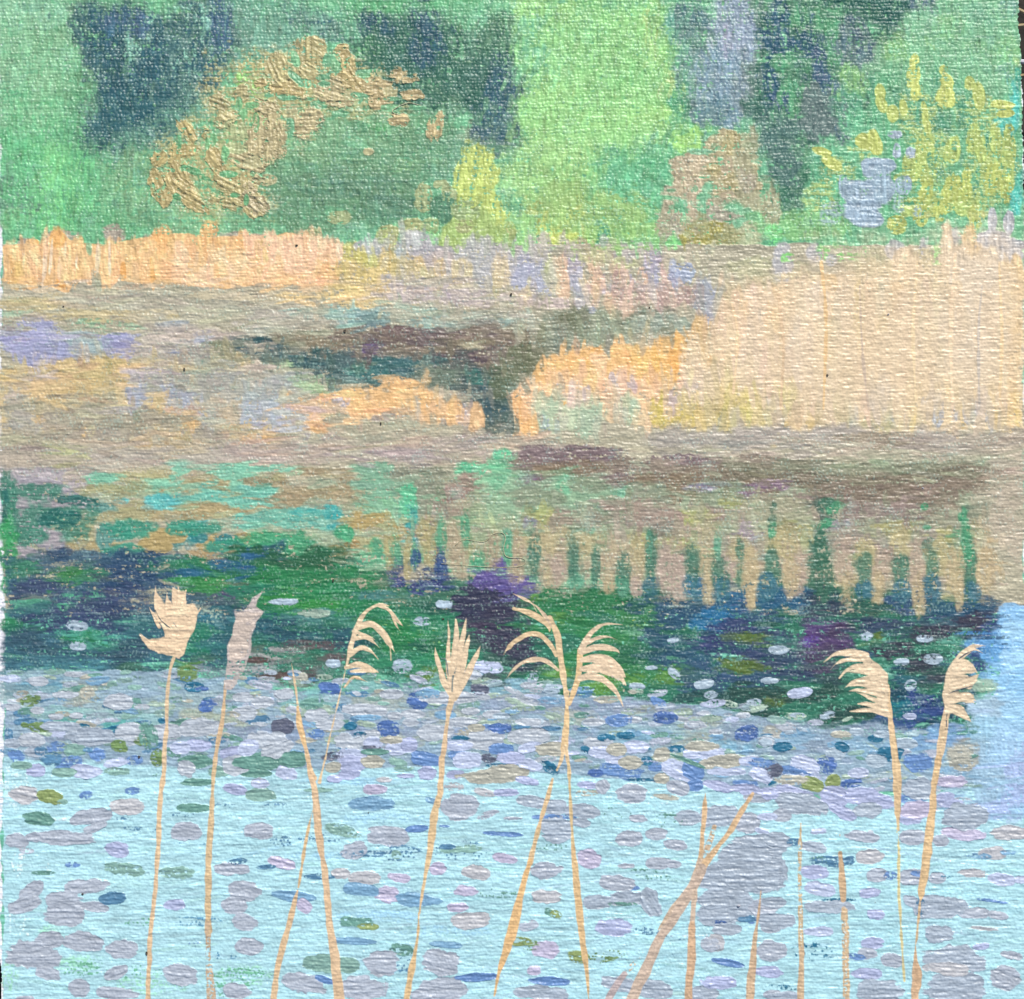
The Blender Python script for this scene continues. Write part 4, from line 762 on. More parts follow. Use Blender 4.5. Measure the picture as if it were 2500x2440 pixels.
POND = '''
# pond_reflection muddy green and violet reflection of the reeds on the pond
@ 600 1200 2.72
p n 9aa787 -1600 -20 4900 -190 4800 300 4750 500 2700 600 1600 560 900 450 400 350 -300 200 -800 100
@ 0 1200 2.72
e n a8a176 700 -40 500 60 0 1100 -100 400 50 0 1600 -60 300 70 0 1300 100 300 80 0 900 130 200 60 0
e n 7fbb9c 1100 -20 200 50 0 1200 -130 60 60 0 700 -80 100 50 0 1350 40 300 50 0 1600 -80 160 60 0 1500 -150 200 30 0 1800 -150 200 25 0
e n 74bba4 1650 50 200 40 0 1300 10 160 40 0 1750 -10 120 60 0 1250 190 160 40 0 1600 200 120 60 0
e n 5cb0ac 1110 80 130 45 5 1080 40 100 25 0 1300 215 90 35 0 800 60 60 25 0
e n a9966c 1500 110 200 30 0 1260 170 160 30 0 1800 90 120 30 0 1150 -10 160 25 0 1380 -60 160 25 0 900 150 140 30 0 1250 -100 60 25 0
@ 600 1200 2.72
e n 74b59c 50 40 160 60 0 300 130 200 40 0 -50 80 120 40 0 200 200 250 50 0 560 200 100 90 0 430 130 90 30 0
e n a08f6d 300 40 160 35 0 620 40 140 40 0 500 0 260 40 0 250 90 130 25 0 700 -60 90 30 0 100 -60 140 30 0 520 -130 200 25 0
e n 3fa39c 400 140 80 30 0 580 170 60 90 0 1110 230 45 90 90 1100 140 40 60 0
e n 7fae8c 900 80 250 90 0 1000 -20 200 60 0 850 -150 150 40 0 850 -60 180 60 0
e n 8f9079 1200 -50 200 110 0 1350 60 150 110 0 1100 -110 160 50 0 1250 150 150 90 90
e n 62c08e 1480 -100 90 80 0 1300 110 50 90 90 1080 60 60 130 90 1660 60 60 90 90 1700 -150 100 120 0
e n b29b64 870 190 180 45 0 1000 260 100 45 0 740 160 40 40 0 750 230 130 40 0
e n a08878 1400 20 110 60 0 1360 100 110 110 90 1500 -60 160 60 0 1220 240 90 80 90
e V a9a275 950 380 40 100 90 1080 430 30 100 92 1200 330 60 110 90 1480 380 60 130 90 760 330 120 30 0 860 360 60 50 0
e V 9aa880 1350 300 60 110 90 1600 330 60 130 90 1700 200 110 160 90 1500 200 150 110 0 1250 420 60 80 90
e V ac9c80 1390 380 45 140 90 1420 500 60 60 0 1210 380 40 60 90 1800 380 60 160 90 1680 430 60 80 90
e V 44a273 870 360 40 70 90 1130 420 30 60 90 1440 330 30 60 90 990 340 30 60 90 1540 460 60 60 90 1290 300 40 160 90 1300 220 30 50 90 1460 240 30 90 90 1740 330 40 90 90
e V 52b88a 1510 520 90 30 0 1350 540 100 30 0 900 440 200 30 0 800 490 200 30 0
@ 1200 1200 2.72
e n 8c7d6c 260 -170 250 70 0 600 -190 350 70 0 450 -100 300 50 0 800 -170 300 50 0 1350 -150 300 60 0 1750 -180 200 60 0
e n 7d6a6a 260 -110 150 90 0 500 -250 350 50 0 900 -60 300 50 0 1250 -210 250 40 0
e n 7b6478 250 -80 50 40 0 1400 -20 140 30 0 1480 -60 90 30 0
e n 86745c 500 -150 200 50 0 1300 -60 400 60 0 1700 -60 250 80 0 1150 60 120 30 0
e n 8fae8a 100 -50 150 110 0 500 -20 200 80 0 130 60 150 120 0 700 60 200 90 0 450 100 250 110 0
e n 78b48a 60 -80 70 90 0 490 -50 60 90 0 900 20 60 60 0 260 120 60 60 0 620 230 60 60 0
e n 8a9478 300 40 200 60 0 800 150 250 80 0 700 -60 160 60 0 1100 0 250 60 0 1500 20 200 90 0
e n a08d7c 950 90 200 50 0 1300 150 250 60 0 1050 180 250 60 0 1250 260 250 50 0 500 180 200 60 0 1600 150 200 60 0
e n a9aa6a 1320 160 60 60 0 1000 320 60 50 0 350 150 60 60 0 1650 60 160 40 0 1250 340 200 40 0
e n 8d8494 250 220 70 60 0 1400 -20 100 30 0
e V b0a57a 400 330 110 120 90 160 350 80 130 90 620 330 60 90 90 1400 350 160 90 90 760 400 90 130 90 950 400 90 130 90
e V b09a84 440 420 80 110 90 230 420 60 60 90 840 400 100 130 90 1180 420 90 140 90 1550 400 110 130 90 1700 430 130 110 90
e V b5a57c 760 530 70 90 90 380 550 50 70 90 980 550 60 70 90 1430 500 60 130 90 1720 520 60 130 90 1600 560 70 60 0
e V b49a8e 1160 560 90 110 90 640 560 50 90 90 1600 450 60 90 90 1300 470 50 50 0
e V 45785f 280 370 40 130 90 290 500 60 110 90 540 400 45 130 90 545 540 60 100 90 690 450 30 110 90 870 530 50 120 90 1060 440 45 180 90 1330 480 50 110 90 1840 70 40 40 0 1860 230 40 50 0
e V 4c9a72 100 300 40 110 90 60 420 50 110 90 1050 350 25 90 90 690 530 40 90 90 870 620 50 60 90 1500 330 25 80 90 1500 460 40 70 90
e V 4d7a60 1650 490 35 90 90 1840 470 40 80 90 1330 400 40 70 90
e V 7fb88f 100 550 130 50 0 430 600 130 40 0 700 600 110 50 0 1550 590 130 40 0
@ 1800 1200 2.72
e n 8a8a70 300 -150 350 60 0 900 -140 600 60 0 1400 -150 250 50 0
e n 7f735f 60 -130 160 60 0 500 -80 500 50 0 1000 -60 500 60 0 1500 -100 200 60 0
e n 857663 700 20 300 60 0 1100 20 300 70 0 1500 -20 160 60 0 1250 70 200 60 0
e n 8a7280 60 0 100 40 0 200 -30 150 40 0
e n 917f74 800 120 300 60 0 1200 160 200 60 0 450 60 200 30 0
e n a5a283 200 60 250 40 0 300 140 200 60 0 60 160 150 60 0 100 300 130 60 0
e n 9d8f93 680 230 90 60 0 60 250 60 50 0 720 330 60 50 0
e n 97967c 1050 260 300 90 0 1350 200 130 90 0 900 300 200 60 0 1550 150 110 130 0
e n a9a36c 300 330 150 90 0 1080 240 130 50 0 1350 350 110 90 0 850 400 110 60 0 450 260 60 60 0
e n 9b9080 1000 380 160 60 0 750 330 110 60 0 1250 300 60 60 0
e V b09a86 350 440 100 130 90 700 420 80 110 90 90 430 50 130 90 950 470 70 110 90 1180 470 60 150 90 420 560 60 100 90
e V b8a878 90 520 50 150 90 350 560 60 130 90 720 560 70 130 90 930 600 60 90 90 1200 640 50 150 90 1420 520 80 110 90 1450 640 60 110 90 680 650 60 80 90 830 600 40 60 90
e V b8a37c 1650 500 90 150 90 1600 330 90 130 90
e V 3f6a55 570 80 60 60 60 230 90 30 30 0 230 220 35 45 0 560 220 45 60 70 550 330 60 110 90 550 430 70 130 90 550 560 85 130 90 230 390 30 40 0 1510 140 30 60 90 1080 480 50 90 90
e V 44966a 640 110 40 60 60 230 280 25 40 0 590 210 25 50 60 1500 210 30 90 90 1520 330 40 90 90 1540 480 40 120 90 1240 100 25 25 0
e V 5b7d66 230 500 60 110 90 10 450 30 130 90 840 470 50 130 90 850 620 60 90 90 1080 600 60 100 90 1270 370 45 60 90 1290 480 45 110 90 1550 600 60 110 90
e V 3d5a5c 560 660 110 90 90 780 690 50 60 90 1550 650 50 80 90
s j 4a5a48 5,4,3 625 150 610 260
u 0 1120 2450 1400 1300 44 7 0 3
u 900 1200 2450 1480 500 30 9 90 3
@ 0 1200 2.72
e n b0a6a6 220 -60 260 90 0
p j a59d9f 110 -120 400 -60 640 80 640 160 340 150 330 260 640 330 420 420 250 350 130 250
e o a49b9c 200 100 150 110 0 230 210 110 90 0 520 110 150 50 5 160 400 120 40 15 250 430 50 25 0 350 310 130 50 0
e n 4f8a74 400 170 90 60 10 80 60 40 60 0 200 300 60 90 60 330 180 60 60 0 60 200 40 110 0
e n a9a278 600 170 200 60 0 560 330 110 70 0 520 230 90 50 0 850 170 130 40 0
e n a8976c 620 400 130 60 0 760 340 60 60 0 480 400 60 60 0
e n 5b8f84 700 300 50 90 0 800 270 110 60 0 1200 330 110 60 0 700 110 110 30 0
e o b59f6a 1050 290 130 50 0 1030 360 110 50 0 1160 300 90 45 0
e j b19a68 1420 340 110 60 0 1630 300 90 35 0 1400 400 90 50 0 540 260 60 50 0
e n 2f8080 1500 320 80 40 0 1330 300 60 40 0
e n 3a8f74 900 250 200 60 0 1300 240 160 50 0 1600 380 200 60 0 820 400 130 50 0
@ 600 1200 2.72
e j a9905f 300 390 60 40 0 580 400 90 40 0 40 310 80 40 0 700 350 60 30 0
e n 3f9a6c 200 330 250 60 0 650 300 60 70 0 420 420 160 50 0 100 400 160 40 0
# pond_dark deep blue and green shadow water with dark reflections
@ 0 1200 2.72
e n 47806a 300 200 300 150 0 200 0 200 50 0 60 100 60 200 0
e n 2d6a60 40 60 30 130 0 520 60 170 30 5 400 180 120 60 0
e n 3f9a5c 60 250 60 120 0 60 480 60 110 0 55 620 50 60 0
p n 35586a 40 450 500 400 900 420 1400 430 1904 330 1904 1240 1400 1240 900 1230 500 1180 40 1190
@ 600 1200 2.72
p n 2c6a52 0 400 700 440 900 500 1100 620 1400 620 1700 600 2200 640 2600 640 3100 700 3400 700 3600 600 4000 620 4800 700 4980 800 5060 950 5000 1100 4900 1260 4850 1500 4700 1640 4300 1560 3950 1640 3700 1560 3400 1470 2700 1420 2250 1400 1900 1330 1300 1300 900 1270 0 1240
@ 0 1200 2.72
e n 2f4a63 380 420 100 60 0 850 480 150 60 -5 1000 440 100 40 0
e n 3a7a5a 150 520 130 70 0 560 560 160 50 0
e n 3a7c46 380 570 100 60 0 480 540 60 40 0 1450 560 200 60 0 1500 640 200 60 0
e n 2f4a66 790 540 100 60 0 1000 560 150 60 0 700 640 200 60 0
e n 3f4c68 250 640 200 50 0 600 720 200 60 0 850 700 160 60 0 500 830 160 50 0 300 760 220 60 0
e n 384763 750 790 160 60 0 600 880 200 40 0 350 880 200 60 0
e n 3c6a6c 200 780 150 30 0 1350 850 100 50 0 880 880 150 60 0
e m 55a07c 230 720 100 30 0 440 760 60 30 0 560 700 110 40 0
e n 2f7f52 100 900 80 60 0 450 1000 130 40 0 560 960 120 30 0 700 1030 110 50 0
e m 58a890 530 920 130 40 0 480 1010 130 30 0 780 1000 120 40 0
e n 36535f 150 960 130 60 0 300 1030 160 60 0 750 1080 160 60 0 900 1030 150 60 0
e m 4a7d84 200 1120 200 40 0 500 1160 250 40 0 150 1200 200 30 0
e n 2f7450 1150 500 200 60 0 1350 480 160 50 0 1700 480 200 60 0 1300 640 100 60 0
e n 388246 1300 580 150 60 0 1380 640 110 60 0 1650 560 200 40 0
e n 2c5f7a 1550 480 170 60 -3 1700 430 100 50 0 1250 540 150 25 0
e n 4f4c66 1560 660 90 50 0 1480 720 110 60 0
e n 2f5f63 1430 780 150 60 0 1800 830 150 60 0 1500 950 150 60 0 1400 1050 130 60 0
e n 2e7a5c 1300 940 80 60 0 1280 1040 100 60 0 1700 640 150 60 0 1750 860 110 40 0
e n 4f7a34 1250 1190 90 50 0 1280 1170 60 30 0
e n 36707c 1380 830 60 40 0 1700 900 130 40 0
e n 3f6658 1350 1110 130 40 0 830 1180 120 40 0
e m 8f9a9f 1430 1190 130 40 0 1780 1180 160 30 0 1700 1130 110 25 0
@ 600 1200 2.72
e n 2c5f3f 50 420 200 60 0 500 420 250 60 0 300 490 300 40 0
e n 2d7a49 300 560 300 60 0 700 560 200 60 0 250 740 300 60 0 450 680 200 60 0
e n 358540 400 770 200 50 0 230 700 110 40 0 600 760 100 40 0
e n 287a4c 600 640 300 50 0 900 700 160 50 0 1200 640 140 40 0 800 780 160 60 0
e n 2b5a7f 20 440 60 40 0 0 520 60 40 0
e n 35476a 1000 500 80 60 0 1220 570 120 60 0 1290 450 45 90 90 1130 440 35 60 90 1300 540 60 60 0
e n 3c4272 1180 640 110 35 0 990 600 60 30 0 1300 610 80 30 0
e n 4a7d76 900 690 200 30 0 450 810 180 35 0 350 860 160 50 0 700 870 60 60 0
e n 2f5560 200 880 150 60 0 550 930 130 60 0 250 960 200 50 0 650 1020 150 40 0
e n 2c7f46 900 880 200 60 0 1100 950 120 60 0 1000 1030 150 50 0 1250 1060 130 60 0
e n 34805a 1050 800 200 60 0 1250 900 130 60 0 900 1130 90 60 0 1150 1140 130 50 0
e n 285c4a 1300 780 150 60 0 1150 1040 160 30 0 850 1000 100 30 0
e o 3a3c50 1560 660 150 60 0 1600 780 200 90 0 1450 740 90 60 0 1660 690 150 50 0 1520 820 140 40 0
e o 63588c 1600 590 100 55 0 1780 610 130 60 0 1740 470 90 40 0 1700 510 70 40 0 1650 640 110 30 0
e n 443a4e 1650 960 160 80 0 1750 1050 150 40 0 1560 900 110 40 0 1860 950 60 100 0
e n 3a5c50 1500 1000 90 60 0 1700 1130 150 40 0
e n 5c5252 450 1020 200 30 0 380 1230 120 40 0 600 1100 130 30 0
e m 9a9694 200 1080 200 40 0 60 1180 120 60 0 380 1150 120 40 0 280 1060 110 30 0
e n 5a4540 150 1240 160 40 0 350 1260 60 30 0 100 1120 90 20 0
e m 6f8a84 550 1180 110 40 0 450 1290 110 40 0 700 1240 130 30 0
e n 5f7f3a 1200 1220 100 40 0 800 1250 110 30 0 1400 1220 100 40 0
e n 4f5358 1580 1290 110 50 0 1500 1330 70 30 0 1620 1200 110 60 0
@ 1200 1200 2.72
e n 3b3a4c 60 800 130 90 0 60 950 140 60 0 200 1060 140 60 0 250 1150 150 50 0
e n 2f7548 500 720 250 70 0 700 780 250 60 0 330 800 130 60 0 800 700 200 50 0
e n 5a8c44 500 850 130 30 -5 260 700 60 25 0
e n 347f4a 560 900 160 60 0 750 950 160 60 0 300 930 100 40 0 550 1100 80 80 0
e n 3b7c4a 900 830 160 60 0 850 1100 150 60 0 950 980 130 60 0 620 1330 150 60 0 1000 1200 150 60 0
e n 5f8f42 1220 1220 130 60 0 700 1290 130 50 0 420 1230 110 50 0 900 1230 110 40 0
e n 2f6a4c 1000 730 110 40 0 1100 900 160 50 0 1000 1080 160 60 0 700 1180 160 30 0 250 1250 110 50 0 400 1330 160 40 0
e n 2f5066 1150 760 200 60 0 1200 850 160 60 0 1350 800 160 60 0 1150 980 160 60 0 1250 1100 200 60 0
e n 2c6f96 1350 620 60 60 0 1540 800 130 60 0 1430 870 130 60 0 1500 660 80 40 0
e n 35557f 1620 720 110 50 0 1650 790 90 40 0
e n 363f66 1600 900 160 60 0 1500 1000 160 60 0 1650 1080 160 50 0 1400 1000 110 40 0
e n 2b5f66 1750 650 110 60 0 1850 720 100 60 0 1500 600 110 50 0
e n 36506c 1800 850 110 60 0 1500 1180 200 60 0 1700 1240 200 60 0 1400 1280 160 60 0
e n 5c7a38 1780 970 110 40 0 1650 1160 150 45 0 1850 1160 80 40 0 1600 1130 60 20 0
e n 2c4f4c 1450 1350 160 50 0 1700 1400 200 60 0 1300 1380 110 40 0 1850 1330 90 60 0
e m 7fc4b0 1250 1430 200 20 0 1500 1480 200 30 5 1750 1540 150 20 0 200 1350 150 30 0 700 1390 200 20 0
@ 1800 1200 2.72
e n 2f5f7a 100 720 200 60 0 300 680 160 50 0 430 740 80 50 0
e n 35506f 20 770 60 50 0 1050 740 100 50 0 1120 800 60 30 0
e n 313c4e 600 780 160 60 0 560 700 100 60 0
e n 56406c 580 900 160 60 0 500 1000 130 60 0 650 1000 100 40 0
e n 4c3f58 650 1040 110 50 0 550 1200 130 60 0 500 1100 90 50 0 700 920 90 50 0
e n 5c4488 500 980 50 25 0 460 1020 40 20 0
e n 2f5a4c 830 850 100 60 0 900 760 110 50 0 230 860 90 30 0
e n 36445e 1000 900 160 60 0 1300 850 200 60 0 1550 800 160 60 0 200 980 150 60 0 200 1110 200 50 0 350 1220 200 40 0
e n 3b3a48 1000 1050 160 60 0 1300 950 160 60 0 1500 900 160 60 0 1200 1150 150 60 0 1600 850 110 60 0 1300 1250 110 60 0
e n 2b5166 1400 780 160 40 0 1250 700 90 50 0 1650 750 90 50 0 800 1100 110 40 0
e n 5a7034 100 970 130 40 0 60 1170 110 45 0 250 1380 110 50 0 930 960 60 30 0
e n 3c4f7a 1600 1050 110 60 0 1550 1180 110 50 0 1700 900 80 60 0 1650 980 100 50 0
e n 2c4a42 150 1330 200 60 0 400 1350 160 50 0 600 1300 130 60 0 650 1480 200 60 0 900 1470 160 60 0 100 1480 160 40 0
e n 26485a 1050 1200 60 60 0 1080 1330 80 60 0 1400 1400 160 90 0 1250 1560 130 50 0
e n 34497c 1200 1400 110 60 0 1170 1330 40 30 0 1280 1470 90 50 0
e n 3a5484 1130 1540 110 50 0 980 1500 60 40 0
e n 1f6f7a 1080 1420 60 50 0 1150 1250 60 30 0
e n 3f5a72 900 1540 110 40 0 1550 1280 60 60 0
u 10 1350 2430 1680 1600 46 7 0 4
u 10 1330 2430 1780 600 22 6 0 5
# reed_reflection long wavering reflections of the reeds hanging into the dark water
@ 1200 1200 2.72
e V b0a082 160 450 70 150 90 400 480 100 150 90 630 520 60 110 90 760 520 60 130 90 960 520 50 130 90
e V b29e8c 440 540 60 90 90 1170 520 80 160 90 1250 600 45 120 90 1570 500 60 130 90 960 640 40 60 90
e V b9a882 1430 520 50 150 90 1440 640 42 110 90 1720 540 60 150 90 1722 680 38 100 90 780 600 40 70 90 375 570 40 60 90
e V b4a67c 330 350 90 90 90 600 380 80 90 90 1000 400 80 90 90 1640 380 90 90 90
e V 46755f 285 430 38 150 90 545 460 38 160 90 690 500 28 110 90 870 540 45 140 90 1055 470 40 190 90 1330 500 45 140 90 1520 560 60 110 90
e V 5f9a7a 100 380 36 120 90 1045 380 22 100 90 1500 360 24 80 90 880 640 40 60 90 560 600 50 50 90
e V 3f6f78 1330 640 60 70 90 1530 650 70 60 90 1060 620 60 60 90 1820 620 60 90 90
@ 600 1200 2.72
e V ab9f70 955 400 34 110 90 1078 450 26 130 92 1225 380 50 130 90 1200 260 60 90 90
e V a9997c 1420 430 55 160 90 1360 330 50 130 90 1640 380 60 140 90 1800 430 50 110 90
e V 5a9c76 875 390 36 80 90 1120 430 30 90 90 1000 390 34 80 90 1545 460 45 70 90 1300 300 36 130 90 1460 260 28 110 90 1740 380 32 110 90
e V 35507a 1130 460 34 70 90 1300 500 40 90 90
@ 1800 1200 2.72
e V b39f88 380 480 80 150 90 700 480 70 150 90 950 520 60 130 90 1190 500 50 170 90 400 620 50 80 90
e V bca981 95 560 45 160 90 92 690 22 70 90 350 580 50 130 90 730 640 50 110 90 925 640 45 100 90 1200 680 42 140 90 1430 540 70 130 90 1470 690 32 100 90 1640 560 60 150 90
e V b7aa7c 300 360 100 80 90 850 420 90 80 90 1330 430 60 110 90 1080 330 90 80 90
e V 47775f 15 460 30 150 90 225 500 50 110 90 845 520 45 130 90 1085 520 50 120 90 1290 500 40 140 90 1545 500 36 180 90
e V 3c6a52 560 400 45 150 90 555 560 75 160 90 550 300 34 70 90 590 90 50 50 50
e V 3f6f7c 200 640 70 80 90 850 650 60 60 90 1080 660 60 80 90 1300 640 60 90 90 1560 660 50 80 90
e V 4c946a 630 110 32 50 50 580 220 26 50 60 1500 200 26 90 90 1520 330 36 90 90 1535 450 36 90 90 230 280 24 30 90 235 225 30 26 0 1240 100 20 20 0 1260 240 30 20 0
s j 4a5a48 5,4,3 625 150 610 260
# pond_water pale aqua open water with horizontal brush marks
@ 0 0 1
p o 93abb8 14 1640 400 1640 700 1690 1300 1690 1700 1720 2060 1790 2280 1810 2400 1780 2500 1700 2500 1920 1900 1940 14 1900
p o afd8dc 10 1850 600 1880 1200 1870 1500 1900 2000 1950 2300 1930 2500 1900 2506 2510 8 2510
p o a1c8e0 2452 1500 2470 1478 2504 1485 2508 2000 2390 2000 2400 1780 2440 1640
@ 1800 1200 2.72
e n 8fbfe0 1830 850 90 60 0 1790 1000 90 80 0 1740 1120 80 60 0 1830 780 90 30 0
e n 6ba3cf 1620 1000 110 40 0 1700 1080 90 50 0
e n a9d4ec 1830 920 80 60 0 1830 1100 80 60 0
e n 92c2e0 1780 1250 150 60 0 1850 1350 80 60 0
e m 3f5f7c 1700 830 110 16 0 1730 900 90 14 0 1690 970 100 14 0 1740 1010 60 8 0
e m 4f87b8 1640 1040 130 12 0 1620 1200 140 14 5 1580 1060 130 10 -3 1600 940 150 12 0
e n 9fb8a0 1600 1290 110 40 0
e n a2cbe2 1750 1450 200 90 0
e n a8c2cf 1650 1430 110 90 0 1620 1620 100 110 0
e o 9cc3d4 1650 1620 120 130 0
e n a8b8d8 1830 1800 90 100 0 1800 1700 110 50 0
e m 4f8fb0 1820 1620 40 8 0 1870 1500 30 6 0
@ 1800 1740 2.72
e n a9bada 1820 450 90 250 0 1650 640 160 60 0
e n a0bfd0 1650 300 110 130 0 1660 480 100 110 0
e n 8fb0c6 1450 300 100 130 0 1430 600 110 80 0
e n 6d9fc2 1400 150 110 60 0 1200 600 60 30 0
e n a5c9e0 1780 200 110 130 0
e n 8fa5c2 1450 130 60 60 0
'''
